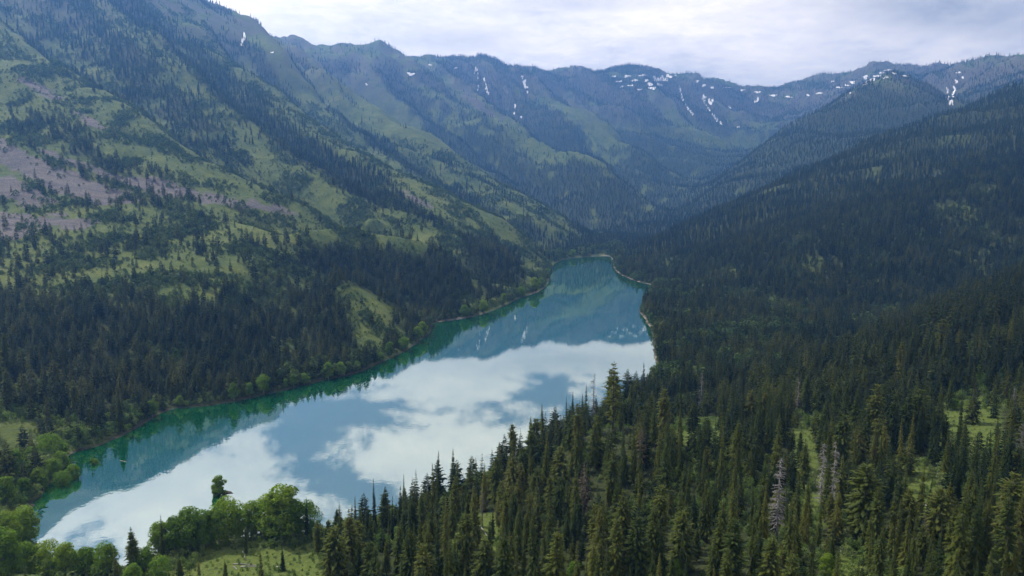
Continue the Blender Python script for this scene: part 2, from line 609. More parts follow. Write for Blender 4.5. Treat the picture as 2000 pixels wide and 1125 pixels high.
# ------------------------------------------------------------------ what grows where
# outlines read off the photograph; each is looked up for a point on the ground
PX_RIGHT = [(1192, 500), (1240, 470), (1290, 425), (1340, 385), (1440, 308), (1545, 232), (1635, 182), (1700, 162), (1790, 172), (1850, 195),
            (1930, 150), (2600, 60), (2600, 1700), (640, 1700), (640, 1040), (900, 960), (1284, 722)]
PX_BANK = [(-500, 560), (-50, 578), (130, 600), (300, 616), (450, 616), (560, 600), (640, 588), (668, 595), (690, 640), (705, 690), (690, 732), (520, 776), (330, 808),
           (250, 845), (190, 850), (120, 820), (30, 800), (-500, 860)]
PX_BANK2 = [(550, 500), (640, 480), (760, 484), (850, 494), (890, 512), (905, 530), (925, 570), (905, 618), (850, 628), (800, 620), (740, 580), (690, 555), (640, 530), (580, 520)]
PX_BANK3 = [(885, 470), (960, 470), (1000, 492), (1010, 520), (1000, 560), (960, 585), (940, 575), (905, 505)]
PX_KNOLL = [(1050, 350), (1110, 305), (1180, 330), (1275, 395), (1300, 420), (1230, 490), (1130, 495), (1090, 500), (1075, 500), (1130, 455), (1100, 400)]
PX_HEAD = [(1180, 290), (1300, 275), (1450, 290), (1470, 330), (1340, 400), (1290, 430), (1260, 395)]
PX_SCREE = [
    [(-60, 262), (0, 268), (60, 300), (120, 330), (190, 350), (235, 370), (290, 390), (200, 402), (110, 380), (40, 340), (-60, 300)],
    [(60, 282), (150, 310), (240, 340), (300, 350), (360, 365), (460, 385), (540, 400), (590, 425), (500, 412), (400, 395), (300, 380), (200, 345), (110, 315)],
    [(-60, 330), (30, 345), (80, 375), (120, 392), (60, 400), (-60, 390)],
    [(-60, 405), (60, 415), (140, 425), (210, 432), (160, 450), (80, 445), (20, 465), (-60, 462)],
    [(35, 148), (90, 168), (125, 190), (110, 200), (60, 175)],
    [(140, 210), (190, 235), (200, 255), (160, 240)],
    [(770, 365), (820, 385), (850, 410), (810, 400)],
    [(900, 165), (960, 215), (1010, 235), (960, 230), (905, 195)]]
PX_CLEAR = [
    [(1542, 815), (1606, 812), (1600, 900), (1620, 960), (1605, 1040), (1552, 1030), (1545, 930)],
    [(1820, 782), (1955, 774), (1962, 880), (1840, 885)],
    [(1725, 885), (1800, 890), (1850, 960), (1850, 1040), (1780, 1020), (1735, 960)],
    [(405, 1075), (560, 1068), (622, 1078), (615, 1210), (365, 1210), (380, 1105)],
    [(1300, 812), (1430, 812), (1430, 868), (1300, 868)],
    [(880, 1000), (985, 1000), (985, 1085), (880, 1085)],
    [(1640, 1085), (1690, 1085), (1690, 1180), (1600, 1180)]]
PX_GRASSSPUR = [(668, 560), (700, 568), (745, 592), (760, 640), (740, 690), (700, 680), (680, 610)]


BANDS = [
    ([(60, -60), (110, 60), (190, 130), (300, 226), (430, 322), (560, 388), (690, 440), (560, 350), (430, 235), (350, 150), (300, 60), (240, -60)], 0.25),
    ([(300, 20), (400, 90), (540, 215), (690, 320), (800, 385), (870, 440), (800, 430), (700, 390), (560, 310), (420, 210), (330, 110)], 0.40),
    ([(640, 210), (760, 280), (900, 365), (1000, 425), (960, 425), (860, 375), (720, 300), (620, 235)], 0.35),
    ([(820, 280), (900, 300), (990, 350), (1080, 400), (1060, 425), (960, 380), (840, 310)], 0.35),
    ([(900, 140), (1010, 140), (1060, 200), (1130, 260), (1090, 290), (1010, 240), (940, 190)], 0.30),
    ([(1160, 160), (1290, 170), (1300, 240), (1400, 290), (1350, 330), (1250, 270), (1180, 220)], 0.30),
    ([(-100, 60), (0, 110), (130, 180), (270, 262), (420, 350), (560, 412), (640, 440), (600, 450), (420, 385), (260, 310), (100, 230), (-100, 180)], -0.35),
    ([(470, 290), (560, 330), (700, 410), (780, 450), (740, 452), (640, 415), (520, 350)], -0.5),
    ([(570, 215), (700, 290), (860, 365), (1010, 440), (1060, 480), (1020, 478), (900, 420), (740, 335), (600, 250)], -0.45),
    ([(700, 185), (820, 255), (950, 335), (1060, 400), (1120, 440), (1040, 405), (900, 330), (760, 245)], -0.45),
    ([(1060, 180), (1150, 225), (1230, 280), (1240, 310), (1180, 300), (1110, 240)], -0.35),
    ([(900, 205), (980, 250), (1060, 300), (1060, 340), (980, 300), (910, 240)], -0.35),
]


PX_GRAVEL = [
    [(1146, 492), (1205, 488), (1225, 530), (1290, 552), (1280, 562), (1245, 556), (1200, 545), (1185, 505), (1146, 506)],
    [(1250, 590), (1275, 600), (1285, 640), (1268, 645), (1255, 625)],
    [(1270, 690), (1310, 700), (1320, 720), (1280, 730)],
    [(112, 880), (150, 875), (140, 915), (112, 945), (90, 955)],
    [(830, 618), (900, 608), (960, 600), (960, 615), (900, 628), (840, 634)],
    [(436, 948), (472, 948), (472, 964), (436, 964)],
    [(610, 1020), (660, 1018), (660, 1040), (610, 1040)],
    [(1040, 560), (1062, 560), (1062, 575), (1030, 580)]]


def gravel_at(x, y, z):
    px, py, dep = project(x, y, np.minimum(z, 3.0))
    g = np.zeros_like(px)
    for poly in PX_GRAVEL:
        g = np.maximum(g, soft_poly(px, py, poly, 5))
    return g * (y < 1700) * sstep(fbm(x / 14, y / 14, 2, 401), -0.25, 0.2)


def cover(x, y, z):
    """share of conifers, scree, meadow and low brush at points of the ground"""
    px, py, dep = project(x, y, z)
    s = x * 0.63 + y * 0.77
    t = x * 0.77 - y * 0.63
    w = fbm(x / 600, y / 600, 3, 5) * 90
    band = perlin((s + w) / 230, t / 1000 + 3.1, 101) + 0.5 * perlin((s + w) / 95, t / 480, 102) + 0.45 * fbm(x / 45, y / 45, 3, 103)
    mott = fbm(x / 70, y / 70, 3, 104)
    far = sstep(y, 1500, 3600)
    f = sstep(band + 0.30 * far, 0.08, 0.5) * (0.55 + 0.35 * far) + 0.06 + 0.10 * far
    f = f * sstep(py, -60, 180) + (1 - sstep(py, -60, 180)) * np.clip(f + 0.05, 0, 1)
    sp = grid_sample(spur_f, x, y)
    f = np.clip(f + np.where(sp > 0, 0.55, 0.75) * sp, 0.02, 1.0)
    for poly, d in BANDS:
        m = soft_poly(px + fbm(x / 55, y / 55, 2, 107) * 22, py + mott * 14, poly, 14)
        f = np.clip(f + d * m, 0.0, 1.0)
    # lower left benches are open, with brush
    bench = soft_poly(px, py, [(-400, 380), (250, 400), (640, 420), (700, 480), (640, 560), (400, 590), (100, 560), (-400, 540)], 25)
    f = f * (1 - 0.8 * bench) + 0.07 * bench * (mott > 0.05)
    leftmix = soft_poly(px, py, [(-400, 440), (120, 455), (220, 510), (210, 580), (-400, 560)], 30)
    f = np.maximum(f, leftmix * 0.28 * (mott > -0.1))
    n = fbm(x / 30, y / 30, 2, 105)
    pen = soft_poly(px, py, [(-400, 945), (60, 960), (300, 1000), (620, 1000), (640, 1400), (-400, 1400)], 8) * (y < 460)
    corner = soft_poly(px, py, [(-400, 800), (60, 800), (200, 850), (140, 940), (40, 1000), (-400, 1000)], 12) * (y < 520)
    for poly, d, so in ((PX_BANK, 1.0, 26), (PX_BANK2, 1.0, 18), (PX_BANK3, 0.9, 12), (PX_KNOLL, 0.9, 10), (PX_HEAD, 0.7, 14), (PX_RIGHT, 1.0, 6)):
        m = soft_poly(px + n * 26, py + n * 16, poly, so)
        if poly is PX_RIGHT:
            op = sstep(fbm(x / 75, y / 75, 4, 106), 0.15, 0.55)
            m2 = 1 - 0.5 * op * (0.35 + 0.65 * sstep(y, 350, 700))
            f = f * (1 - m) + m * d * m2
        else:
            f = f * (1 - m) + m * d * (1 - 0.6 * sstep(mott, 0.3, 0.6))
    # crest of the far mountains
    top_m = soft_poly(px, py, [(1690, 145), (1745, 150), (1800, 170), (1830, 190), (1780, 196), (1720, 185)], 8) * sstep(y, 2300, 2600)
    f = f * (1 - 0.35 * top_m)
    crest = soft_poly(px, py, [(850, 120), (1100, 140), (1470, 170), (1640, 150), (1800, 140), (2100, 120), (2100, 175), (1560, 185), (1100, 175), (850, 150)], 10) * sstep(y, 3000, 3400)
    f = np.maximum(f, crest * 0.7)
    bare = soft_poly(px, py, [(330, -20), (480, 50), (700, 80), (850, 118), (850, 140), (700, 125), (560, 110), (440, 70), (330, 30)], 10)
    f = f * (1 - 0.85 * bare)
    f = f * (1 - pen) + 0.10 * pen
    f = f * (1 - corner) + 0.30 * corner
    clear = np.zeros_like(f)
    for poly in PX_CLEAR:
        clear = np.maximum(clear, soft_poly(px + n * 12, py + n * 10, poly, 10) * (y < 460))
    f = f * (1 - 0.86 * clear)
    gs = soft_poly(px, py, PX_GRASSSPUR, 8)
    f = f * (1 - 0.93 * gs)
    scree = np.zeros_like(f)
    for poly in PX_SCREE:
        scree = np.maximum(scree, soft_poly(px + n * 22, py + n * 14, poly, 14))
    f = f * (1 - 0.86 * scree)
    scree = scree * sstep(y, 500, 650)
    return f, scree, np.maximum(clear, 0.25 * gs), bench, mott


# ------------------------------------------------------------------ materials
def new_mat(name):
    m = bpy.data.materials.new(name)
    m.use_nodes = True
    return m, NT(m.node_tree)


def mat_foliage(name, cols, rough=0.7, transl=0.3, tscale=1.3, patch=0.0):
    m, t = new_mat(name)
    out = t.n('ShaderNodeOutputMaterial')
    oi = t.n('ShaderNodeObjectInfo')
    geo = t.n('ShaderNodeNewGeometry')
    nz = t.noise(geo.outputs['Position'], 0.55, 3.0, 0.6)
    stand = t.noise(geo.outputs['Position'], 0.018, 2.0, 0.5)
    fac = t.math('ADD', t.math('MULTIPLY', oi.outputs['Random'], 0.7), t.math('MULTIPLY', t.math('SUBTRACT', nz, 0.5), 0.9))
    fac = t.math('MULTIPLY_ADD', t.math('SUBTRACT', stand, 0.5), 1.3, fac)
    k = len(cols)
    c = t.ramp(t.math('ADD', fac, 0.1), [(i / (k - 1), cols[i]) for i in range(k)])
    d = t.n('ShaderNodeBsdfPrincipled')
    t.l(c, d.inputs['Base Color'])
    d.inputs['Roughness'].default_value = rough
    d.inputs['Specular IOR Level'].default_value = 0.08
    tr = t.n('ShaderNodeBsdfTranslucent')
    c2 = t.vmath('MULTIPLY', c, (tscale, tscale * 1.15, tscale * 0.55))
    t.l(c2, tr.inputs[0])
    mx = t.n('ShaderNodeMixShader')
    mx.inputs[0].default_value = transl
    t.l(d.outputs[0], mx.inputs[1])
    t.l(tr.outputs[0], mx.inputs[2])
    t.l(mx.outputs[0], out.inputs[0])
    return m


def mat_plain(name, cols, scale, rough=0.85, bump=0.0):
    m, t = new_mat(name)
    out = t.n('ShaderNodeOutputMaterial')
    tc = t.n('ShaderNodeTexCoord')
    oi = t.n('ShaderNodeObjectInfo')
    nz = t.noise(tc.outputs['Object'], scale, 5.0, 0.6)
    fac = t.math('ADD', nz, t.math('MULTIPLY', t.math('SUBTRACT', oi.outputs['Random'], 0.5), 0.35))
    k = len(cols)
    c = t.ramp(fac, [(0.3 + 0.4 * i / (k - 1), cols[i]) for i in range(k)])
    d = t.n('ShaderNodeBsdfPrincipled')
    t.l(c, d.inputs['Base Color'])
    d.inputs['Roughness'].default_value = rough
    d.inputs['Specular IOR Level'].default_value = 0.2
    if bump:
        b = t.n('ShaderNodeBump')
        b.inputs['Strength'].default_value = bump
        t.l(nz, b.inputs['Height'])
        t.l(b.outputs[0], d.inputs['Normal'])
    t.l(d.outputs[0], out.inputs[0])
    return m


M_FIR = mat_foliage('fir_needles', [(0.014, 0.030, 0.008), (0.036, 0.057, 0.012), (0.080, 0.099, 0.018), (0.145, 0.150, 0.028)], transl=0.36)
M_PINE = mat_foliage('pine_needles', [(0.034, 0.056, 0.016), (0.062, 0.086, 0.020), (0.094, 0.114, 0.024), (0.120, 0.120, 0.034)], transl=0.36)
M_FOREST = mat_foliage('forest_needles', [(0.009, 0.021, 0.007), (0.022, 0.037, 0.010), (0.048, 0.062, 0.014), (0.100, 0.106, 0.023)])
M_LEAF = mat_foliage('broad_leaves', [(0.085, 0.155, 0.022), (0.130, 0.210, 0.028), (0.190, 0.255, 0.036)], transl=0.5)
M_BRUSH = mat_foliage('brush_leaves', [(0.034, 0.060, 0.018), (0.050, 0.084, 0.024), (0.074, 0.110, 0.034), (0.110, 0.135, 0.066)], transl=0.3)
M_UNDER = mat_foliage('undergrowth_leaves', [(0.065, 0.115, 0.032), (0.100, 0.155, 0.044), (0.150, 0.200, 0.068), (0.200, 0.235, 0.130)], transl=0.45)
M_BARK = mat_plain('bark', [(0.055, 0.045, 0.038), (0.10, 0.082, 0.07)], 1.2)
M_PALEBARK = mat_plain('pale_bark', [(0.16, 0.14, 0.12), (0.28, 0.26, 0.23)], 1.0)
M_DEAD = mat_plain('dead_wood', [(0.11, 0.105, 0.108), (0.21, 0.20, 0.198)], 1.4)
M_REDDEAD = mat_foliage('dying_needles', [(0.085, 0.070, 0.050), (0.110, 0.085, 0.060), (0.10, 0.09, 0.07)], transl=0.2)
M_LOG = mat_plain('bleached_log', [(0.20, 0.19, 0.175), (0.38, 0.365, 0.34)], 0.8)
M_SNOW = mat_plain('snow', [(0.78, 0.80, 0.83), (0.86, 0.87, 0.88)], 0.02, 0.6)


def mat_ground():
    m, t = new_mat('mountain_ground')
    out = t.n('ShaderNodeOutputMaterial')
    geo = t.n('ShaderNodeNewGeometry')
    pos = geo.outputs['Position']
    at = t.n('ShaderNodeAttribute')
    at.attribute_name = 'cover'
    sep = t.n('ShaderNodeSeparateColor')
    t.l(at.outputs['Color'], sep.inputs[0])
    forest, scree, fresh = sep.outputs[0], sep.outputs[1], sep.outputs[2]
    big = t.noise(pos, 0.012, 5.0, 0.6)
    mid = t.noise(pos, 0.06, 6.0, 0.65)
    fine = t.noise(pos, 0.35, 5.0, 0.65)
    g = t.math('ADD', t.math('MULTIPLY', big, 0.5), t.math('MULTIPLY', mid, 0.5))
    grass = t.ramp(g, [(0.30, (0.036, 0.060, 0.018)), (0.44, (0.062, 0.090, 0.025)), (0.56, (0.100, 0.126, 0.034)), (0.70, (0.150, 0.160, 0.056))])
    lush = t.ramp(fine, [(0.3, (0.050, 0.076, 0.018)), (0.5, (0.088, 0.122, 0.026)), (0.7, (0.130, 0.148, 0.046))])
    grass = t.mix(fresh, grass, lush)
    grass = t.mix(t.smooth(fine, 0.52, 0.72), grass, (0.045, 0.070, 0.022))
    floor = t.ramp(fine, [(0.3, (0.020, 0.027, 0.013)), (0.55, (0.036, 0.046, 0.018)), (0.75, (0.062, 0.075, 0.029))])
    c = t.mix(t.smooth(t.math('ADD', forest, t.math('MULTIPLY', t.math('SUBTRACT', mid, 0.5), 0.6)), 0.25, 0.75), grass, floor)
    rocks = t.ramp(fine, [(0.25, (0.052, 0.050, 0.055)), (0.5, (0.085, 0.080, 0.086)), (0.75, (0.140, 0.128, 0.126))])
    # debris streaks run straight down the slope
    st = t.n('ShaderNodeMapping')
    st.inputs['Rotation'].default_value = (0, 0, R(39))
    st.inputs['Scale'].default_value = (0.012, 0.11, 0.0)
    t.l(pos, st.inputs['Vector'])
    streak = t.noise(st.outputs[0], 1.0, 4.0, 0.6)
    rocks = t.mix(t.smooth(streak, 0.35, 0.65), rocks, t.ramp(fine, [(0.3, (0.095, 0.086, 0.086)), (0.7, (0.170, 0.152, 0.146))]))
    s2 = t.math('ADD', scree, t.math('MULTIPLY', t.math('SUBTRACT', mid, 0.5), 0.9))
    s2 = t.math('MULTIPLY_ADD', t.math('SUBTRACT', streak, 0.55), 1.1, s2)
    c = t.mix(t.smooth(s2, 0.40, 0.62), c, rocks)
    # bare rock shows where the upper mountain is steep
    nsep = t.n('ShaderNodeSeparateXYZ')
    t.l(geo.outputs['True Normal'], nsep.inputs[0])
    psep = t.n('ShaderNodeSeparateXYZ')
    t.l(pos, psep.inputs[0])
    hi = t.smooth(psep.outputs[2], 330.0, 700.0)
    steep = t.math('MULTIPLY', t.smooth(t.math('ADD', nsep.outputs[2], t.math('MULTIPLY', mid, 0.3)), 1.02, 0.86), hi)
    c = t.mix(t.math('MULTIPLY', steep, 0.8), c, (0.120, 0.108, 0.098))
    # gravel along the water line
    wl = t.math('ADD', psep.outputs[2], t.math('MULTIPLY', t.math('SUBTRACT', mid, 0.5), 2.4))
    gravel = t.ramp(fine, [(0.3, (0.11, 0.10, 0.085)), (0.5, (0.19, 0.17, 0.14)), (0.7, (0.27, 0.25, 0.21))])
    wet_edge = t.mix(at.outputs['Alpha'], (0.045, 0.042, 0.034), gravel)
    edge_h = t.math('MULTIPLY_ADD', at.outputs['Alpha'], 0.6, 0.5)
    c = t.mix(t.smooth(t.math('SUBTRACT', wl, edge_h), 0.45, -0.45), c, wet_edge)
    d = t.n('ShaderNodeBsdfPrincipled')
    t.l(c, d.inputs['Base Color'])
    d.inputs['Roughness'].default_value = 0.95
    d.inputs['Specular IOR Level'].default_value = 0.1
    bp = t.n('ShaderNodeBump')
    bp.inputs['Strength'].default_value = 0.8
    bp.inputs['Distance'].default_value = 3.0
    t.l(t.math('ADD', t.math('MULTIPLY', fine, 0.6), mid), bp.inputs['Height'])
    t.l(bp.outputs[0], d.inputs['Normal'])
    t.l(d.outputs[0], out.inputs[0])
    return m


def mat_water():
    m, t = new_mat('lake_water')
    out = t.n('ShaderNodeOutputMaterial')
    geo = t.n('ShaderNodeNewGeometry')
    psep = t.n('ShaderNodeSeparateXYZ')
    t.l(geo.outputs['Position'], psep.inputs[0])
    # milky green water, bluer where it deepens towards the far end
    nz = t.noise(geo.outputs['Position'], 0.008, 3.0, 0.5)
    k = t.smooth(t.math('ADD', psep.outputs[1], t.math('MULTIPLY', nz, 300.0)), 450.0, 1150.0)
    c = t.mix(k, WATER_NEAR, WATER_FAR)
    d = t.n('ShaderNodeBsdfDiffuse')
    t.l(c, d.inputs[0])
    gl = t.n('ShaderNodeBsdfGlossy')
    gl.inputs['Color'].default_value = (0.92, 0.99, 0.95, 1)
    gl.inputs['Roughness'].default_value = 0.018
    w1 = t.noise(geo.outputs['Position'], 0.35, 2.0, 0.5)
    bp = t.n('ShaderNodeBump')
    bp.inputs['Strength'].default_value = 0.006
    bp.inputs['Distance'].default_value = 1.0
    t.l(w1, bp.inputs['Height'])
    t.l(bp.outputs[0], gl.inputs['Normal'])
    fr = t.n('ShaderNodeFresnel')
    fr.inputs['IOR'].default_value = 1.33
    mx = t.n('ShaderNodeMixShader')
    t.l(t.math('ADD', WATER_MIRROR, t.math('MULTIPLY', fr.outputs[0], 0.55), clamp=True), mx.inputs[0])
    t.l(d.outputs[0], mx.inputs[1])
    t.l(gl.outputs[0], mx.inputs[2])
    t.l(mx.outputs[0], out.inputs[0])
    return m


WATER_NEAR = (0.001, 0.058, 0.022)
WATER_FAR = (0.001, 0.056, 0.028)
WATER_MIRROR = 0.46


def set_mesh(me, co, faces, nper):
    co = np.asarray(co, np.float32)
    faces = np.asarray(faces, np.int32)
    me.vertices.add(len(co))
    me.vertices.foreach_set('co', co.ravel())
    me.loops.add(faces.size)
    me.loops.foreach_set('vertex_index', faces.ravel())
    me.polygons.add(len(faces))
    me.polygons.foreach_set('loop_start', (np.arange(len(faces)) * nper).astype(np.int32))
    me.update(calc_edges=True)


def add_obj(name, me, parent=None, **props):
    o = bpy.data.objects.new(name, me)
    coll.objects.link(o)
    if parent:
        o.parent = parent
    for k, v in props.items():
        o[k] = v
    return o


# ------------------------------------------------------------------ terrain mesh, lake
ny, nx = gx.shape
idx = np.arange(nx - 1)[None, :] + (np.arange(ny - 1) * nx)[:, None]
quads = np.stack([idx, idx + 1, idx + nx + 1, idx + nx], -1).reshape(-1, 4)
me = bpy.data.meshes.new('terrain')
set_mesh(me, np.stack([gx, gy, hz], -1).reshape(-1, 3), quads, 4)
me.polygons.foreach_set('use_smooth', np.ones(len(quads), bool))
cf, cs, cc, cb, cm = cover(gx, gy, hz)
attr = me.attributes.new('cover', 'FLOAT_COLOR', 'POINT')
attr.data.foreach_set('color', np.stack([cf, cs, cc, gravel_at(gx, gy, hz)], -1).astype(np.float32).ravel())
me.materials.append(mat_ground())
terrain = add_obj('terrain', me, kind='structure', label='steep grassy and wooded mountain sides around the lake')

wet = (lake_in | (sd < 14)) & (gy < 1700)
cell = (wet[:-1, :-1] | wet[1:, :-1] | wet[:-1, 1:] | wet[1:, 1:]).ravel()
fq = quads[cell]
used, inv = np.unique(fq, return_inverse=True)
me = bpy.data.meshes.new('lake')
lc = np.stack([gx, gy, np.zeros_like(gx)], -1).reshape(-1, 3)[used]
set_mesh(me, lc, inv.reshape(-1, 4), 4)
me.materials.append(mat_water())
lake = add_obj('lake', me, kind='structure', label='calm green lake mirroring the clouds')

# ------------------------------------------------------------------ haze
hm = bpy.data.meshes.new('haze')
X0, X1, Y0, Y1, Z0, Z1 = -7000, 7000, -1500, 9500, float(hz.min()) - 1.0, float(hz.max()) + 60.0
hm.from_pydata([(x, y, z) for z in (Z0, Z1) for y in (Y0, Y1) for x in (X0, X1)], [],
               [(0, 2, 3, 1), (4, 5, 7, 6), (0, 1, 5, 4), (1, 3, 7, 5), (3, 2, 6, 7), (2, 0, 4, 6)])
hmat, t = new_mat('mountain_air')
o_ = t.n('ShaderNodeOutputMaterial')
pv = t.n('ShaderNodeVolumePrincipled')
HAZE_DENSITY = 0.00016
pv.inputs['Color'].default_value = (0.15, 0.40, 1.0, 1)
pv.inputs['Density'].default_value = HAZE_DENSITY
pv.inputs['Anisotropy'].default_value = 0.5
t.l(pv.outputs[0], o_.inputs['Volume'])
hmat.cycles.homogeneous_volume = True
hm.materials.append(hmat)
haze = add_obj('haze', hm, kind='stuff', label='blue summer haze filling the valley', category='haze')
print('terrain', time.time() - T0, hz.min(), hz.max())

# ------------------------------------------------------------------ trees: meshes
class MB:
    def __init__(self):
        self.v = []
        self.f = []
        self.m = []

    def tri(self, a, b, c, m=0):
        k = len(self.v)
        self.v += [a, b, c]
        self.f.append((k, k + 1, k + 2))
        self.m.append(m)

    def tube(self, pts, radii, sides, m=0, cap=True):
        k0 = len(self.v)
        pts = [np.array(p, float) for p in pts]
        for i, (p, r) in enumerate(zip(pts, radii)):
            d = pts[min(i + 1, len(pts) - 1)] - pts[max(i - 1, 0)]
            d /= np.linalg.norm(d) + 1e-9
            a = np.array([1.0, 0, 0]) if abs(d[0]) < 0.8 else np.array([0, 1.0, 0])
            u = np.cross(d, a); u /= np.linalg.norm(u)
            w = np.cross(d, u)
            for s in range(sides):
                an = 2 * math.pi * s / sides
                self.v.append(tuple(p + r * (math.cos(an) * u + math.sin(an) * w)))
        for i in range(len(pts) - 1):
            for s in range(sides):
                a = k0 + i * sides + s
                b = k0 + i * sides + (s + 1) % sides
                self.f.append((a, b, b + sides, a + sides))
                self.m.append(m)

    def build(self, name, mats):
        me = bpy.data.meshes.new(name)
        me.from_pydata([tuple(map(float, p)) for p in self.v], [], self.f)
        for x in mats:
            me.materials.append(x)
        me.polygons.foreach_set('material_index', np.array(self.m, np.int32))
        me.update()
        return me


def crown_conifer(mb, rs, H, rad, base, levels, per, twigs, prof, droop, m=0, gap=0.0, ragged=0.25):
    """whorls of drooping boughs, each a spine with side twigs"""
    for i in range(levels):
        f = (i + rs.uniform(-0.3, 0.3)) / levels
        f = min(max(f, 0), 0.985)
        z = H * (base + (0.985 - base) * f)
        L0 = rad * prof(f)
        if rs.random() < gap:
            continue
        n = max(3, int(round(per * (0.75 + 0.5 * rs.random()) * (1.0 if f < 0.8 else 0.75))))
        a0 = rs.uniform(0, 6.283)
        for j in range(n):
            az = a0 + 6.283 * (j + rs.uniform(-0.35, 0.35)) / n
            L = L0 * (1 + rs.uniform(-ragged, ragged)) + 0.12
            dx, dy = math.cos(az), math.sin(az)
            lx, ly = -dy, dx
            dz = L * (droop[0] + (droop[1] - droop[0]) * f + rs.uniform(-0.12, 0.12))
            zz = z + rs.uniform(-0.25, 0.25) * H / levels

            def sp(t):
                return (dx * L * t, dy * L * t, zz + dz * t + 0.10 * L * math.sin(3.14 * t))
            wk = (0.5, 0.5, 0.42, 0.38, 0.32, 0.30)[twigs]
            if twigs <= 1:
                a = sp(0.02); b = sp(1.0); c = sp(0.55)
                w = wk * L * 0.75
                hang = -0.16 * L
                l_ = (c[0] + lx * w, c[1] + ly * w, c[2] + hang); r_ = (c[0] - lx * w, c[1] - ly * w, c[2] + hang)
                mb.tri(a, l_, b, m)
                mb.tri(a, b, r_, m)
                continue
            for k in range(twigs):
                t = (k + 0.6) / (twigs + 0.2)
                w = L * wk * (1.05 - t) * rs.uniform(0.7, 1.25) + 0.10
                for sgn in (1, -1):
                    a = sp(max(t - 0.20, 0.0)); b = sp(min(t + 0.10, 1.0)); c = sp(min(t + 0.20, 1.05))
                    tip = (c[0] + sgn * lx * w, c[1] + sgn * ly * w, c[2] - w * rs.uniform(0.15, 0.6))
                    mb.tri(a, b, tip, m)
            a = sp(0.72); c = sp(1.12)
            mb.tri((a[0] + lx * 0.12 * L, a[1] + ly * 0.12 * L, a[2]), (a[0] - lx * 0.12 * L, a[1] - ly * 0.12 * L, a[2]), c, m)
            # needles hanging under the bough
            a = sp(0.15); c = sp(0.8); q = sp(0.5)
            mb.tri(a, c, (q[0], q[1], q[2] - 0.26 * L - 0.15), m)
    # leader
    for k in range(3):
        an = k * 2.1
        mb.tri((0.10 * math.cos(an), 0.10 * math.sin(an), H * 0.955), (0.10 * math.cos(an + 2), 0.10 * math.sin(an + 2), H * 0.955), (0, 0, H * 1.005), m)


def crown_far(mb, rs, H, rad, base, layers, seg, m=0, round_=0.8):
    for i in range(layers):
        f = i / layers
        z0 = H * (base + (1 - base) * f)
        z1 = H * (base + (1 - base) * min(1.0, f + 1.9 / layers))
        r = rad * (1 - f) ** round_ * rs.uniform(0.85, 1.15)
        k = len(mb.v)
        a0 = rs.uniform(0, 6.28)
        for s in range(seg * 2):
            an = a0 + 6.2832 * s / (seg * 2)
            rr = r * (rs.uniform(0.85, 1.2) if s % 2 == 0 else rs.uniform(0.45, 0.65))
            zz = z0 - (0.05 * H / layers if s % 2 == 0 else -0.35 * H / layers) + rs.uniform(-0.2, 0.2) * H / layers
            mb.v.append((rr * math.cos(an), rr * math.sin(an), zz))
        mb.v.append((0, 0, z1))
        ap = len(mb.v) - 1
        for s in range(seg * 2):
            mb.f.append((k + s, k + (s + 1) % (seg * 2), ap))
            mb.m.append(m)


def trunk_mesh(mb, H, r0, m=0, sides=6, lean=0.0):
    mb.tube([(0, 0, -0.8), (0, 0, H * 0.1), (lean * 0.4, 0, H * 0.5), (lean, 0, H * 0.97)], [r0 * 1.25, r0, r0 * 0.6, 0.03], sides, m)


def crown_leafy(mb, rs, H, W, lobes, leaves, size, base=0.25, m=0, flat=0.85):
    """broad crown: leaf-sized faces over many rounded clumps"""
    cs = []
    for i in range(lobes):
        f = (i + 0.5) / lobes
        th = i * 2.39996 + rs.uniform(-0.4, 0.4)
        zc = base + (1 - base) * (0.12 + 0.74 * f)
        q = 1 - abs(2 * ((zc - base) / (1 - base)) - 0.86) ** 2.0
        rr = W * 0.68 * math.sqrt(max(q, 0.05)) * rs.uniform(0.35, 1.08)
        cs.append((rr * math.cos(th), rr * math.sin(th), zc * H, W * rs.uniform(0.22, 0.52)))
    cs.append((0, 0, H * 0.86, W * 0.45))
    for (cx, cy_, cz, r) in cs:
        for k in range(leaves):
            z = rs.uniform(-0.75, 1)
            a = rs.uniform(0, 6.2832)
            q = math.sqrt(1 - z * z)
            rad = r * (0.72 + 0.34 * rs.random() ** 0.6)
            n = np.array([q * math.cos(a), q * math.sin(a), z])
            p = np.array([cx, cy_, cz]) + n * rad * np.array([1, 1, flat])
            n2 = n + np.array([rs.uniform(-.7, .7), rs.uniform(-.7, .7), rs.uniform(-.5, .8)])
            n2 /= np.linalg.norm(n2) + 1e-6
            u = np.cross(n2, (0.3, 0.2, 0.9)); u /= np.linalg.norm(u) + 1e-6
            w = np.cross(n2, u)
            s = size * rs.uniform(0.6, 1.3)
            an = rs.uniform(0, 3.14)
            u2 = u * math.cos(an) + w * math.sin(an)
            w2 = w * math.cos(an) - u * math.sin(an)
            k0 = len(mb.v)
            mb.v += [tuple(p - u2 * s), tuple(p + w2 * s * 0.6), tuple(p + u2 * s), tuple(p - w2 * s * 0.6)]
            mb.f.append((k0, k0 + 1, k0 + 2, k0 + 3))
            mb.m.append(m)
    return cs


P_FIR = lambda f: (1 - f) ** 0.85 * (0.75 + 0.25 * min(1, f * 8))
P_PINE = lambda f: max(0.05, (1 - f ** 2.2)) * (0.6 + 0.4 * min(1, f * 3.5))
P_OPEN = lambda f: (0.5 + 0.5 * math.sin(min(f, 0.7) / 0.7 * 1.9)) * (1 - max(0, f - 0.35) / 0.65) ** 0.6 + 0.02
P_ROUND = lambda f: math.sqrt(max(0.02, 1 - (2 * f - 0.75) ** 2 / 1.6))
RS = random.Random(11)
HREF = 20.0
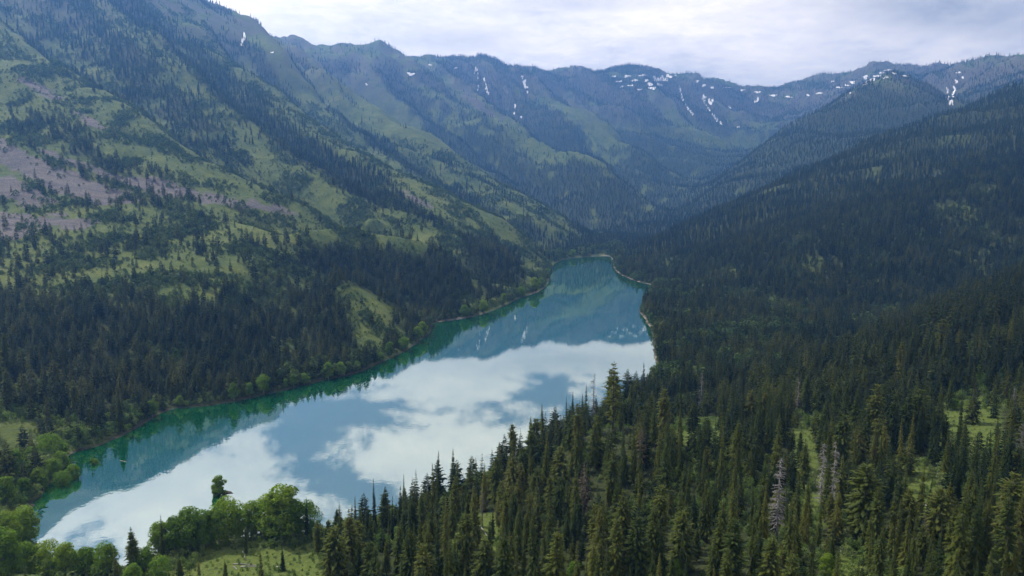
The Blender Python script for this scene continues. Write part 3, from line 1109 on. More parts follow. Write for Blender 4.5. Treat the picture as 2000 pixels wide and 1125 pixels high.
# near trees: (trunk mesh, crown mesh) per variant, all 20 m tall
FIR, PINE, BROAD, SNAG, DYING = [], [], [], [], []
for i in range(8):
    tb = MB(); trunk_mesh(tb, HREF, 0.26, lean=RS.uniform(-0.3, 0.3))
    cbm = MB(); crown_conifer(cbm, RS, HREF, (1.3, 1.55, 1.9, 2.3, 1.4, 2.6, 1.7, 2.0)[i], RS.uniform(0.02, 0.10), RS.randint(38, 46), 7.5, 4, P_FIR, (-0.6, 0.15), ragged=0.42, gap=0.04 * (i % 3))
    FIR.append((tb.build('fir_trunk', [M_BARK]), cbm.build('fir_crown', [M_FIR])))
for i in range(8):
    tb = MB(); trunk_mesh(tb, HREF, 0.34, lean=RS.uniform(-0.4, 0.4))
    cbm = MB(); crown_conifer(cbm, RS, HREF, (2.0, 2.4, 2.6, 2.9, 2.2, 2.6, 2.4, 2.0)[i], RS.uniform(0.05, 0.2), RS.randint(38, 44), 9.0, 5, (P_ROUND, P_PINE, P_PINE, P_ROUND, P_FIR, P_PINE, P_FIR, P_PINE)[i], (-0.3, 0.35), gap=0.10, ragged=0.5)
    PINE.append((tb.build('pine_trunk', [M_BARK]), cbm.build('pine_crown', [M_PINE])))
tb = MB(); trunk_mesh(tb, HREF, 0.3)
cbm = MB(); crown_conifer(cbm, RS, HREF, 3.3, 0.12, 15, 6.0, 4, P_OPEN, (-0.12, 0.25), ragged=0.2)
OPEN = (tb.build('open_trunk', [M_BARK]), cbm.build('open_crown', [M_FIR]))
for i in range(2):
    tb = MB(); trunk_mesh(tb, HREF, 0.3)
    cbm = MB(); crown_conifer(cbm, RS, HREF, 2.3, 0.1, 26, 5.0, 2, P_PINE, (-0.3, 0.2), gap=0.15, ragged=0.5)
    DYING.append((tb.build('dying_trunk', [M_DEAD]), cbm.build('dying_crown', [M_REDDEAD])))
for i in range(6):
    tb = MB(); lobes = RS.randint(17, 26)
    cbm = MB(); cs_ = crown_leafy(cbm, RS, 14.0, (4.2, 5.4, 4.8, 3.6, 5.8, 4.4)[i], lobes, 230, 0.31, RS.uniform(0.03, 0.10))
    tb.tube([(0, 0, -0.8), (0.1, 0, 3), (0.2, 0.1, 7), (0.1, 0, 12)], [0.42, 0.34, 0.22, 0.05], 7)
    for (x, y, z, r) in cs_[:9]:
        tb.tube([(0.12, 0.05, max(2.2, z * 0.5)), (x * 0.5, y * 0.5, z * 0.8), (x, y, z)], [0.16, 0.10, 0.04], 5)
    BROAD.append((tb.build('broadleaf_trunk', [M_PALEBARK]), cbm.build('broadleaf_crown', [M_LEAF])))
for i in range(4):
    tb = MB(); trunk_mesh(tb, HREF, 0.24, lean=RS.uniform(-0.5, 0.5))
    bb = MB()
    dense = (130, 80, 55, 40)[i]
    for k in range(dense):
        f = RS.uniform(0.15, 0.96)
        az = RS.uniform(0, 6.28)
        L = (2.6 if i == 0 else 2.0) * (1 - f) ** 0.7 * RS.uniform(0.5, 1.15) + 0.3
        z = f * HREF
        dz = RS.uniform(-0.35, 0.25) * L
        bb.tube([(0, 0, z), (L * .55 * math.cos(az), L * .55 * math.sin(az), z + dz * .4), (L * math.cos(az), L * math.sin(az), z + dz)], [0.06, 0.045, 0.012], 3)
        if i < 2:
            for q in (0.5, 0.75):
                a2 = az + RS.uniform(-1.0, 1.0)
                bb.tube([(L * q * math.cos(az), L * q * math.sin(az), z + dz * q), (L * q * math.cos(az) + .5 * math.cos(a2), L * q * math.sin(az) + .5 * math.sin(a2), z + dz * q - .25)], [0.035, 0.01], 3)
    SNAG.append((tb.build('snag_trunk', [M_DEAD]), bb.build('snag_branches', [M_DEAD])))


def proto(name, mb, mats):
    """a tree that only the distant woods are made of; never placed in the scene by itself"""
    return bpy.data.objects.new(name, mb.build(name, mats))


MID, FARP, BRUSHP, UNDER, FARLEAF = [], [], [], [], []
for i in range(6):
    b = MB(); trunk_mesh(b, HREF, 0.26, 1, 4)
    if i < 3:
        crown_conifer(b, RS, HREF, RS.uniform(2.8, 4.0), 0.05, 20, 6.0, 2, P_FIR, (-0.5, 0.1), ragged=0.35)
    else:
        crown_conifer(b, RS, HREF, RS.uniform(3.4, 4.6), 0.10, 17, 7.0, 2, P_PINE, (-0.3, 0.3), ragged=0.4)
    MID.append(proto('forest_conifer_mid', b, [M_FOREST, M_BARK]))
for i in range(5):
    b = MB(); trunk_mesh(b, HREF, 0.25, 1, 3)
    crown_far(b, RS, HREF, RS.uniform(2.5, 3.6), 0.06, 8, 5, 0, (0.8, 0.9, 0.65, 0.75, 0.55)[i])
    FARP.append(proto('forest_conifer_far', b, [M_FOREST, M_BARK]))
for i in range(4):
    b = MB(); crown_leafy(b, RS, 2.2, 1.5, 5, 26, 0.24, 0.0)
    BRUSHP.append(proto('brush_clump', b, [M_BRUSH]))
for i in range(4):
    b = MB(); crown_leafy(b, RS, 2.6, 1.6, 6, 34, 0.22, 0.0)
    UNDER.append(proto('undergrowth_clump', b, [M_UNDER]))
for i in range(0):
    b = MB(); crown_leafy(b, RS, 9.0, 3.0, 9, 50, 0.45, 0.1)
    b.tube([(0, 0, -0.6), (0, 0, 5)], [0.2, 0.08], 4, 1)
    FARLEAF.append(proto('small_leafy_tree', b, [M_LEAF, M_PALEBARK]))

# ------------------------------------------------------------------ scatter
def scatter(x0, x1, y0, y1, step, r):
    xs = np.arange(x0, x1, step); ys = np.arange(y0, y1, step)
    X, Y = np.meshgrid(xs, ys)
    X = (X + r.uniform(-0.48, 0.48, X.shape) * step).ravel()
    Y = (Y + r.uniform(-0.48, 0.48, Y.shape) * step).ravel()
    # within the view, with some room to the sides
    k = np.abs(X) < 0.98 * Y + 90
    X, Y = X[k], Y[k]
    Z = height(X, Y)
    return X, Y, Z


def seen(X, Y, Z, top, margin):
    """not wholly behind a hill, from the camera or from a step beside it"""
    ok = np.ones(len(X), bool)
    for f in np.linspace(0.12, 0.97, 36):
        g = height(X * f, Y * f)
        ray = CAM_H + (Z + top - CAM_H) * f
        ok &= g < ray + margin
    return ok


def dry(X, Y):
    m = (np.abs(X) < 690) & (Y < 1700)
    res = np.ones(len(X), bool)
    res[m] = ~in_poly(X[m], Y[m], shore)
    return res


NEAR_Y = 470.0
near_trees = []          # dicts of single trees on the near bench
forest = []              # arrays x y z scale variant
brush_pts = []
leaf_pts = []
for (y0, y1, step, hmin, hmax, lod) in ((110, NEAR_Y, 6.5, 7, 25, 0), (NEAR_Y, 800, 6.2, 9, 20, 1), (800, 1300, 6.8, 9, 19, 1), (1300, 2200, 8.0, 10, 19, 2), (2200, 3600, 10.5, 11, 19, 2), (3600, 5600, 13.0, 12, 20, 2)):
    w = y1 * 0.98 + 90
    X, Y, Z = scatter(-w, w, y0, y1, step, rng)
    f, sc_, cl, be, mo = cover(X, Y, Z)
    acc = rng.random(len(X)) < np.clip(f * 1.02, 0, 0.97)
    H = hmin + (hmax - hmin) * np.clip(rng.normal(0.5, 0.27, len(X)), 0, 1.2) * (0.75 + 0.25 * np.clip(f, 0, 1))
    d = dry(X, Y) & (Z > 0.9)
    px, py, dep = project(X, Y, Z + H)
    px2, py2, _ = project(X, Y, Z)
    frame = (px > -350) & (px < 2350) & (py < 1200) & (py2 > -60)
    k = acc & d & frame
    k[k] &= seen(X[k], Y[k], Z[k], H[k], 6 + 0.004 * Y[k])
    if lod == 0:
        for i in np.nonzero(k)[0]:
            near_trees.append((X[i], Y[i], Z[i], H[i], px2[i], py2[i], dep[i]))
    else:
        forest.append((X[k], Y[k], Z[k], H[k], np.full(k.sum(), lod)))
    # brush in the open ground
    if y1 <= 2200:
        bs = {0: 2.5, 1: 3.8, 2: 6.5}[lod]
        Xb, Yb, Zb = scatter(-w, w, y0, y1, bs, rng)
        if lod == 2:
            kk = Xb < 250
            Xb, Yb, Zb = Xb[kk], Yb[kk], Zb[kk]
        f, sc_, cl, be, mo = cover(Xb, Yb, Zb)
        pn = fbm(Xb / 55, Yb / 55, 4, 301)
        dens = np.clip(0.10 + 0.9 * sstep(pn, -0.30, 0.12) + 0.35 * cl, 0, 0.92) * (1 - sc_ * 0.9) * (1 - 0.35 * np.clip(f, 0, 1)) * (1 - 0.1 * cl)
        fringe = (Zb < 4.5) * (sc_ < 0.2) * (cl < 0.3) * 1.0
        dens = np.maximum(dens, 0.85 * fringe)
        a = (rng.random(len(Xb)) < dens * 0.85) & dry(Xb, Yb) & (Zb > 0.8)
        px, py, dep = project(Xb, Yb, Zb)
        a &= (px > -250) & (px < 2250) & (py < 1170) & (py > -60)
        a[a] &= seen(Xb[a], Yb[a], Zb[a], 2.0, 4)
        brush_pts.append((Xb[a], Yb[a], Zb[a], rng.uniform(0.45, 1.25, a.sum()) * (1.1, 1.9, 2.6)[lod] * (0.6 + 0.6 * sstep(pn[a], -0.05, 0.3)) * (1 - 0.3 * cl[a]) * (1 + 0.7 * fringe[a]), np.full(a.sum(), lod)))
print('scatter', time.time() - T0, len(near_trees), sum(len(a[0]) for a in forest), sum(len(a[0]) for a in brush_pts))


def stuff_points(name, X, Y, Z, scl, var, protos, rs, **props):
    """ONE object whose points carry copies of a few plants"""
    n = len(X)
    me = bpy.data.meshes.new(name)
    me.vertices.add(n)
    me.vertices.foreach_set('co', np.stack([X, Y, Z - 0.25], -1).astype(np.float32).ravel())
    a = me.attributes.new('scl', 'FLOAT_VECTOR', 'POINT')
    wide = rs.uniform(0.85, 1.2, n)
    a.data.foreach_set('vector', np.stack([scl * wide, scl * wide, scl], -1).astype(np.float32).ravel())
    a = me.attributes.new('rot', 'FLOAT_VECTOR', 'POINT')
    tl = rs.normal(0, 0.025, (n, 2))
    a.data.foreach_set('vector', np.stack([tl[:, 0], tl[:, 1], rs.uniform(0, 6.283, n)], -1).astype(np.float32).ravel())
    a = me.attributes.new('var', 'INT', 'POINT')
    a.data.foreach_set('value', var.astype(np.int32))
    o = add_obj(name, me, kind='stuff', **props)
    ng = bpy.data.node_groups.new(name, 'GeometryNodeTree')
    ng.interface.new_socket('Geometry', in_out='INPUT', socket_type='NodeSocketGeometry')
    ng.interface.new_socket('Geometry', in_out='OUTPUT', socket_type='NodeSocketGeometry')
    N = ng.nodes
    gi = N.new('NodeGroupInput'); go = N.new('NodeGroupOutput')
    iop = N.new('GeometryNodeInstanceOnPoints')
    jn = N.new('GeometryNodeJoinGeometry')
    for p in protos:
        oi = N.new('GeometryNodeObjectInfo')
        oi.transform_space = 'ORIGINAL'
        oi.inputs['Object'].default_value = p
        oi.inputs['As Instance'].default_value = True
        ng.links.new(oi.outputs['Geometry'], jn.inputs[0])
    m2p = N.new('GeometryNodeMeshToPoints')
    ng.links.new(gi.outputs[0], m2p.inputs['Mesh'])
    ng.links.new(m2p.outputs[0], iop.inputs['Points'])
    ng.links.new(jn.outputs[0], iop.inputs['Instance'])
    iop.inputs['Pick Instance'].default_value = True

    def named(nm, typ):
        nd = N.new('GeometryNodeInputNamedAttribute')
        nd.data_type = typ
        nd.inputs['Name'].default_value = nm
        return nd.outputs['Attribute']
    ng.links.new(named('var', 'INT'), iop.inputs['Instance Index'])
    ng.links.new(named('scl', 'FLOAT_VECTOR'), iop.inputs['Scale'])
    e2r = N.new('FunctionNodeEulerToRotation')
    ng.links.new(named('rot', 'FLOAT_VECTOR'), e2r.inputs[0])
    ng.links.new(e2r.outputs[0], iop.inputs['Rotation'])
    ng.links.new(iop.outputs[0], go.inputs[0])
    md = o.modifiers.new('plants', 'NODES')
    md.node_group = ng
    return o


fx, fy, fz, fh, fl = (np.concatenate([a[i] for a in forest]) for i in range(5))
m1 = fl == 1
stuff_points('forest', fx[m1], fy[m1], fz[m1], fh[m1] / HREF, rng.integers(0, len(MID), m1.sum()), MID, rng,
             label='dense conifer forest on the banks and slopes beside the lake', category='forest')
m2 = fl == 2
stuff_points('distant_forest', fx[m2], fy[m2], fz[m2], fh[m2] / HREF, rng.integers(0, len(FARP), m2.sum()), FARP, rng,
             label='hazy conifer forest on the far mountain sides and ridges', category='forest')
bx_, by_, bz_, bs_, bl_ = (np.concatenate([a[i] for a in brush_pts]) for i in range(5))
k = bl_ > 0
stuff_points('brush', bx_[k], by_[k], bz_[k], bs_[k], rng.integers(0, len(BRUSHP), k.sum()), BRUSHP, rng,
             label='low leafy brush scattered over the grassy slopes', category='brush')
k = bl_ == 0
stuff_points('undergrowth', bx_[k], by_[k], bz_[k], bs_[k], rng.integers(0, len(UNDER), k.sum()), UNDER, rng,
             label='light green leafy undergrowth between the near trees', category='undergrowth')
print('stuff', time.time() - T0)

# ------------------------------------------------------------------ snow on the far mountains
def snow():
    rs = random.Random(5)
    dabs = [(476, 76, 4, 9), (472, 90, 3, 3), (803, 146, 7, 4), (716, 167, 2, 2), (356, 22, 3, 2), (532, 104, 3, 1.5), (840, 128, 3, 1.2),
            (930, 136, 3, 4), (933, 149, 2, 5), (928, 141, 2, 3), (934, 172, 2, 4), (890, 134, 3, 1.2),
            (1020, 152, 3, 3), (1024, 162, 5, 4), (1027, 171, 4, 4), (1030, 181, 2, 4), (1006, 208, 2, 4), (1004, 222, 4, 2), (1018, 230, 3, 2),
            (1225, 150, 8, 1.8), (1240, 158, 9, 2), (1255, 148, 8, 2), (1270, 165, 6, 3), (1281, 155, 7, 6), (1275, 173, 7, 3), (1295, 155, 8, 6), (1306, 150, 7, 4),
            (1210, 160, 6, 1.8), (1215, 170, 4, 1.6), (1318, 147, 4, 2), (1250, 176, 4, 1.6), (1262, 158, 5, 2), (1288, 166, 5, 3), (1200, 150, 5, 1.5), (1232, 168, 5, 1.5),
            (1375, 190, 4, 4), (1388, 199, 5, 7), (1425, 211, 2.5, 3), (1480, 196, 3, 4), (1475, 199, 3, 2),
            (1480, 181, 9, 1.4), (1510, 187, 11, 1.4), (1540, 190, 8, 1.4), (1450, 177, 7, 1.2), (1420, 172, 9, 1.3), (1375, 168, 5, 2), (1362, 160, 4, 2), (1390, 172, 6, 1.4),
            (1665, 162, 8, 2), (1690, 152, 6, 3), (1700, 159, 12, 2.5), (1716, 151, 13, 2.6), (1725, 144, 9, 2), (1734, 138, 7, 1.4), (1745, 143, 6, 2.5), (1730, 153, 6, 2),
            (1690, 166, 5, 2), (1640, 172, 8, 1.4), (1600, 183, 8, 1.4), (1655, 168, 6, 1.5), (1770, 150, 9, 1.2), (1625, 160, 4, 1.5), (1660, 183, 3, 1.5), (1578, 187, 5, 1.5),
            (1867, 160, 3, 5), (1880, 153, 3, 2), (1872, 143, 6, 1.4), (1850, 178, 1.6, 7), (1442, 249, 3, 1.5)]
    for line_ in ([(945, 157), (948, 166), (951, 178), (954, 186)], [(1326, 168), (1329, 180), (1334, 196), (1342, 210), (1350, 221), (1357, 229)],
                  [(1373, 194), (1378, 206), (1386, 216), (1394, 229), (1404, 238), (1413, 244)], [(1866, 165), (1863, 178), (1861, 190), (1857, 200), (1853, 207)], [(1850, 186), (1852, 197)]):
        for (a, b) in zip(line_[:-1], line_[1:]):
            for k in range(3):
                f = k / 3
                if rs.random() < 0.85:
                    dabs.append((a[0] + (b[0] - a[0]) * f + rs.uniform(-1, 1), a[1] + (b[1] - a[1]) * f, rs.uniform(1.0, 2.2), rs.uniform(2, 3.6)))
    V, F = [], []
    for (cx, cy_, rx, ry) in dabs:
        rx *= 0.85
        n = 12
        ring = []
        ph = rs.uniform(0, 6.28)
        c0 = ground_at(cx, cy_, 900)
        if c0 is None or c0[1] < 2200:
            continue
        for s in range(n):
            a = 6.2832 * s / n
            r = 1 + 0.35 * math.sin(2 * a + ph) + 0.3 * math.sin(3 * a + 2.1 * ph) + rs.uniform(-0.25, 0.25)
            g = ground_at(cx + rx * r * math.cos(a), cy_ + ry * r * math.sin(a), 900)
            if g is None or abs(g[1] - c0[1]) > 160:
                g = None
            ring.append(g)
        if any(g is None for g in ring):
            ring = [(c0[0] + (q or c0)[0] * 0 + rx * c0[1] / FPX * math.cos(6.2832 * s / n), c0[1] + ry * 2.5 * c0[1] / FPX * math.sin(6.2832 * s / n), 0) for s, q in enumerate(ring)]
        k = len(V)
        pts_ = [c0] + [tuple(np.array(c0) * 0.5 + np.array(q) * 0.5) for q in ring] + list(ring)
        for q in pts_:
            V.append((q[0], q[1], float(height(q[0], q[1])) + 2.6))
        for s in range(n):
            s2 = (s + 1) % n
            F.append((k, k + 1 + s, k + 1 + s2))
            F.append((k + 1 + s, k + 1 + n + s, k + 1 + n + s2, k + 1 + s2))
    me = bpy.data.meshes.new('snow')
    me.from_pydata(V, [], F)
    me.materials.append(M_SNOW)
    add_obj('snow', me, kind='stuff', label='last white snow patches under the far crests', category='snow')


snow()


# ------------------------------------------------------------------ single trees
def single(name, pair, x, y, z, h, href, label, cat, group=None, rot=None, wide=1.0, second='crown', tilt=(0, 0)):
    e = bpy.data.objects.new(name, None)
    e.empty_display_size = 1.0
    coll.objects.link(e)
    s = h / href
    e.location = (x, y, z - 0.2)
    e.scale = (s * wide, s * wide, s)
    e.rotation_euler = (tilt[0], tilt[1], rng.uniform(0, 6.283) if rot is None else rot)
    e['label'] = label
    e['category'] = cat
    if group:
        e['group'] = group
    add_obj('trunk', pair[0], e)
    c = add_obj(second, pair[1], e)
    if second == 'branches':
        c['kind'] = 'stuff'
    return e


def foot(px, py):
    """dry ground where the photograph shows a tree's foot"""
    g = ground_at(px, py)
    x, y, z = g
    if math.hypot(x - isl[0], y - isl[1]) < 9:
        return x, y, max(0.3, float(height(x, y)))
    for k in range(40):
        if height(x, y) > 0.25:
            break
        # step inland, away from the middle of the lake
        d = np.array([x + 40, y - 600]); d /= np.linalg.norm(d)
        if y < 420 and px > 60:
            d = np.array([0.0, -1.0])
        x += d[0] * 1.5; y += d[1] * 1.5
    return x, y, float(height(x, y))


# (foot px, foot py, height in px, kind, label)
HERO = [
    (1197, 838, 142, 'open', 'tall open-branched conifer with flat separate tiers, standing out against the lake'),
    (1158, 838, 118, 'snag1', 'bare dead trunk beside the tall tiered conifer against the lake'),
    (1229, 812, 62, 'snag3', 'thin bare dead stem beyond the tiered conifer, above the lake'),
    (1118, 850, 92, 'fir0', 'slim spire fir, leftmost of two against the lake near the tiered conifer'),
    (1144, 850, 104, 'fir1', 'slim spire fir between the bare dead trunk and the lake'),
    (1212, 845, 62, 'pine1', 'short round-topped pine at the foot of the tiered conifer'),
    (1036, 925, 92, 'pine3', 'crooked dark pine on the crest below the clouds in the lake'),
    (969, 1000, 118, 'pine0', 'broad pine with a blunt top at the lake end of the crest'),
    (996, 985, 98, 'fir2', 'pointed dark conifer just behind the blunt-topped pine'),
    (1008, 975, 110, 'snag3', 'thin leaning dead stem beside the blunt-topped pine'),
    (883, 1050, 105, 'pine4', 'tall ragged conifer with a bare top on the wooded point'),
    (925, 1040, 100, 'fir3', 'dense conifer right of the ragged tall one on the wooded point'),
    (942, 1030, 90, 'snag2', 'bare dead stem rising among conifers on the wooded point'),
    (845, 1060, 90, 'fir4', 'dark pointed fir left of the ragged tall conifer on the wooded point'),
    (830, 1050, 62, 'snag3', 'thin dead stem at the water end of the wooded point'),
    (660, 1062, 78, 'pine2', 'rounded dark conifer beside the sandy bit of shore'),
    (688, 1060, 62, 'pine5', 'bushy conifer right of the sandy bit of shore'),
    (732, 1058, 55, 'fir5', 'small pointed fir at the near shore by blue reflected sky'),
    (760, 1055, 50, 'fir0', 'small pointed fir standing close to the near shore under reflected cloud'),
    (354, 1165, 92, 'pine1', 'short conifer in front of the near leafy trees, by the meadow'),
    (391, 1160, 80, 'fir2', 'young pointed fir at the edge of the bright meadow'),
    (443, 1165, 82, 'pine6', 'young conifer on the bright meadow at the lower edge'),
    (512, 1160, 95, 'pine4', 'thin-crowned conifer on the right side of the bright meadow'),
    (553, 1115, 55, 'fir3', 'small dark fir in the meadow behind pale logs'),
    (481, 1080, 62, 'fir4', 'dark fir between the two rows of leafy trees on the near shore'),
    (1517, 1052, 178, 'snag0', 'silver-grey dead conifer thick with bare twigs beside the grassy clearing'),
    (1601, 1000, 150, 'snag0', 'tall grey dead conifer right of the narrow grassy clearing'),
    (1624, 1010, 165, 'snag1', 'taller bare dead trunk close behind the grey dead conifer'),
    (1368, 810, 88, 'snag0', 'whitish dead conifer with short bare branches above the dark gully'),
    (1556, 810, 80, 'snag1', 'pale dead conifer among dark trees at the rim of the bench'),
    (1985, 945, 130, 'snag1', 'bare dead tree with long branches at the edge of the photo'),
    (1975, 832, 82, 'snag0', 'grey dead fir beyond the bright clearing at the edge of the photo'),
    (1684, 1062, 172, 'pineR', 'big dome-crowned pine with a visible trunk below the clearing'),
    (1705, 880, 140, 'pine0', 'tall olive pine with a loose crown above the dome-crowned pine'),
    (1775, 870, 120, 'pine5', 'tall olive pine left of the bright clearing'),
    (1250, 930, 110, 'dying', 'brownish dying conifer on the near slope'),
    (1140, 1010, 120, 'dying', 'brownish thin dying conifer in the near forest'),
    (1800, 1100, 110, 'dying', 'reddish brown dying pine in the shade of the lower slope'),
]
for i, (px, py, hp, kind, lab) in enumerate(HERO):
    x, y, z = foot(px, py)
    h = hp * math.hypot(y, 0) * 1.02 / FPX
    if kind == 'open':
        single('fir_tree', OPEN, x, y, z, h, HREF, lab, 'tree')
    elif kind.startswith('snag'):
        single('dead_tree', SNAG[int(kind[4])], x, y, z, h, HREF, lab, 'dead tree', second='branches', wide=1.1)
    elif kind.startswith('fir'):
        single('fir_tree', FIR[int(kind[3])], x, y, z, h, HREF, lab, 'tree')
    elif kind == 'pineR':
        single('pine_tree', PINE[3], x, y, z, h, HREF, lab, 'tree', wide=1.15)
    elif kind.startswith('pine'):
        single('pine_tree', PINE[int(kind[4])], x, y, z, h, HREF, lab, 'tree')
    else:
        single('pine_tree', DYING[i % 2], x, y, z, h, HREF, lab, 'tree')

# leafy trees along the shores: (foot px, foot py, height px, width factor, label)
LEAFY = [
    (18, 1082, 112, 1.25, 'big leafy tree at the edge of the photo, on the near bay'),
    (48, 1068, 92, 1.1, 'rounded leafy tree standing furthest out on the near bay'),
    (5, 1135, 110, 1.2, 'leafy tree in the lowest corner by the bay'),
    (60, 1135, 84, 1.1, 'bright leafy tree, leftmost of the low row in front of the lake'),
    (95, 1130, 88, 1.1, 'leafy tree second from the left in the low row before the lake'),
    (132, 1136, 78, 1.1, 'leafy tree third from the left in the low row before the lake'),
    (172, 1134, 80, 1.1, 'leafy tree in the low row, left neighbour of its last tree'),
    (212, 1132, 76, 1.05, 'last leafy tree of the low row, at the gap of water'),
    (282, 1128, 80, 1.0, 'leafy tree just right of the narrow gap of water'),
    (262, 1165, 80, 1.0, 'leafy tree at the lower edge under the gap of water'),
    (312, 1140, 70, 1.0, 'small leafy tree between the gap of water and the peninsula'),
    (318, 1082, 70, 1.25, 'leafy tree at the left tip of the peninsula'),
    (346, 1076, 78, 1.2, 'leafy tree second from the tip of the peninsula'),
    (374, 1070, 88, 1.1, 'leafy tree third from the tip of the peninsula'),
    (398, 1066, 94, 1.05, 'leafy tree in the middle of the long leafy row'),
    (424, 1062, 96, 1.05, 'leafy tree right of the middle of the long leafy row'),
    (448, 1058, 92, 1.05, 'leafy tree last but one of the long leafy row'),
    (464, 1056, 84, 1.0, 'last leafy tree of the long leafy row by the dark fir'),
    (496, 1048, 80, 1.15, 'leafy tree at the left of the big domed clump on the near shore'),
    (522, 1048, 98, 1.2, 'tallest leafy tree of the big domed clump on the near shore'),
    (550, 1050, 102, 1.2, 'bright leafy tree in the middle of the big domed clump'),
    (575, 1050, 88, 1.15, 'leafy tree on the right side of the big domed clump'),
    (604, 1046, 76, 1.0, 'slim leafy tree at the right end of the big domed clump'),
    (432, 966, 46, 1.15, 'dark leafy bush-like tree growing on the tiny island'),
    (424, 968, 30, 1.2, 'small shrub at the foot of the island tree'),
    (270, 852, 54, 1.25, 'dense leafy tree overhanging the left shore'),
    (296, 832, 44, 1.3, 'leafy tree right of the dense one on the left shore'),
    (316, 812, 46, 1.3, 'pale leafy tree by the small open patch of the left shore'),
    (248, 862, 34, 1.2, 'low leafy tree left of the dense one overhanging the left shore'),
    (352, 793, 36, 1.2, 'single rounded leafy tree where the left bank turns'),
    (225, 868, 40, 1.1, 'leafy tree fourth from the sandy spit of the left shore'),
    (206, 870, 44, 1.1, 'leafy tree third from the sandy spit of the left shore'),
    (178, 880, 38, 1.3, 'low broad leafy tree second from the sandy spit'),
    (150, 886, 38, 1.3, 'low broad leafy tree next to the sandy spit'),
    (95, 900, 52, 1.2, 'leafy tree on the sandy spit'), (62, 905, 58, 1.2, 'tall leafy tree inland of the sandy spit'),
    (28, 930, 60, 1.2, 'leafy tree on the left edge below the conifers'), (82, 945, 48, 1.2, 'leafy tree at the water just below the sandy spit'),
    (50, 965, 54, 1.2, 'leafy tree at the water well below the sandy spit'), (15, 985, 60, 1.2, 'leafy tree on the left edge behind the near bay'),
    (110, 925, 36, 1.2, 'small leafy tree at the tip of the sandy spit'),
    (664, 735, 36, 1.3, 'bright leafy tree on the left shore below the grassy spur'),
    (646, 740, 38, 1.2, 'bright leafy tree left of its twin below the grassy spur'),
    (612, 748, 32, 1.2, 'leafy tree on the left shore, a gap left of the bright pair'),
    (580, 755, 36, 1.0, 'slim leafy tree on the dark left shore'), (556, 760, 34, 1.1, 'leafy tree on the dark left shore, left of the slim one'),
    (520, 768, 34, 1.1, 'leafy tree halfway along the dark left shore'), (492, 774, 30, 1.1, 'small leafy tree left of halfway along the dark left shore'),
    (456, 782, 36, 1.0, 'brownish leafy tree near the left end of the dark shore'), (700, 724, 24, 1.3, 'low leafy tree under the grassy spur'),
    (740, 706, 30, 1.2, 'leafy tree at the water right of the grassy spur'), (765, 696, 28, 1.2, 'leafy tree second from the wooded headland'),
    (792, 683, 32, 1.2, 'leafy tree next to the wooded headland'), (815, 668, 34, 1.2, 'leafy tree on the wooded headland'), (830, 656, 34, 1.2, 'leafy tree at the tip of the wooded headland'),
    (905, 620, 26, 1.2, 'leafy tree at the middle of the cove beyond the headland'), (940, 611, 24, 1.2, 'leafy tree at the far side of the cove beyond the headland'),
    (985, 594, 24, 1.2, 'leafy tree between the cove and the far point'), (1015, 580, 24, 1.2, 'leafy tree left of the far point'),
    (1042, 570, 26, 1.2, 'leafy tree on the far point'), (1062, 560, 26, 1.2, 'leafy tree at the tip of the far point'), (1070, 540, 22, 1.2, 'leafy tree just past the far point'),
    (1116, 503, 16, 1.4, 'small leafy tree at the head of the lake'), (1134, 501, 14, 1.4, 'low leafy tree by the pale gravel at the head of the lake'),
    (1288, 668, 30, 1.0, 'bright leafy tree, upper one of the right shore'), (1292, 692, 32, 1.0, 'bright leafy tree, lower one of the right shore'),
    (1276, 632, 26, 1.0, 'leafy tree by the gravel nose of the right shore'), (1266, 618, 24, 1.0, 'leafy tree above the gravel nose of the right shore'),
    (1258, 590, 20, 1.2, 'small leafy tree on the right shore across from the far point'),
    (1120, 1150, 70, 1.0, 'grey-green leafy tree low in the near forest'), (1530, 1130, 72, 1.25, 'round pale leafy tree at the lower edge below the silver dead conifer'),
    (1318, 1140, 56, 1.1, 'round leafy tree at the lower edge of the near forest'), (1620, 1130, 70, 1.1, 'pale leafy tree at the lower edge right of the round one'),
    (1600, 800, 40, 1.4, 'pale bush-like tree at the rear of the narrow clearing'), (1866, 800, 30, 1.7, 'pale bushy leafy tree in the bright clearing'),
]
for i, (px, py, hp, wd, lab) in enumerate(LEAFY):
    px += rng.uniform(-5, 5); hp *= rng.uniform(0.82, 1.12) if py > 1000 else (1.0 if 'island' in lab else rng.uniform(0.55, 1.15))
    x, y, z = foot(px, py)
    single('leafy_tree', BROAD[0 if 'island' in lab else i % len(BROAD)], x, y, z - (1.0 if 'island' in lab else 0.0), hp * y * 1.02 / FPX, 14.0, lab, 'tree', 'leafy trees of the shores and clearings', wide=wd * rng.uniform(0.9, 1.1))

# ------------------------------------------------------------------ the near forest, tree by tree
firs, pines, rest = [], [], []
hero_xy = np.array([foot(h[0], h[1])[:2] for h in HERO])
for t_ in near_trees:
    X, Y, Z, H, px, py, dep = t_
    if not -60 < px < 2060:
        rest.append((0, t_))
        continue
    if np.min(np.hypot(hero_xy[:, 0] - X, hero_xy[:, 1] - Y)) < 3.2:
        continue
    if Y < 345 and H * FPX / dep > 60 and 1178 < px < 1240 and py > 800 and py - H * FPX / dep < 800:
        continue
    if 1140 < px < 1180 and py - H * FPX / dep < 770:
        continue
    k = perlin(np.array([X / 55.0]), np.array([Y / 55.0]), 501)[0] + rng.normal(0, 0.30)
    (firs if k > -0.12 else pines).append((H * FPX / dep, t_))
ORD = ['first', 'second', 'third', 'fourth', 'fifth', 'sixth', 'seventh', 'eighth', 'ninth', 'tenth', 'eleventh', 'twelfth', 'thirteenth', 'fourteenth', 'fifteenth',
       'sixteenth', 'seventeenth', 'eighteenth', 'nineteenth', 'twentieth']
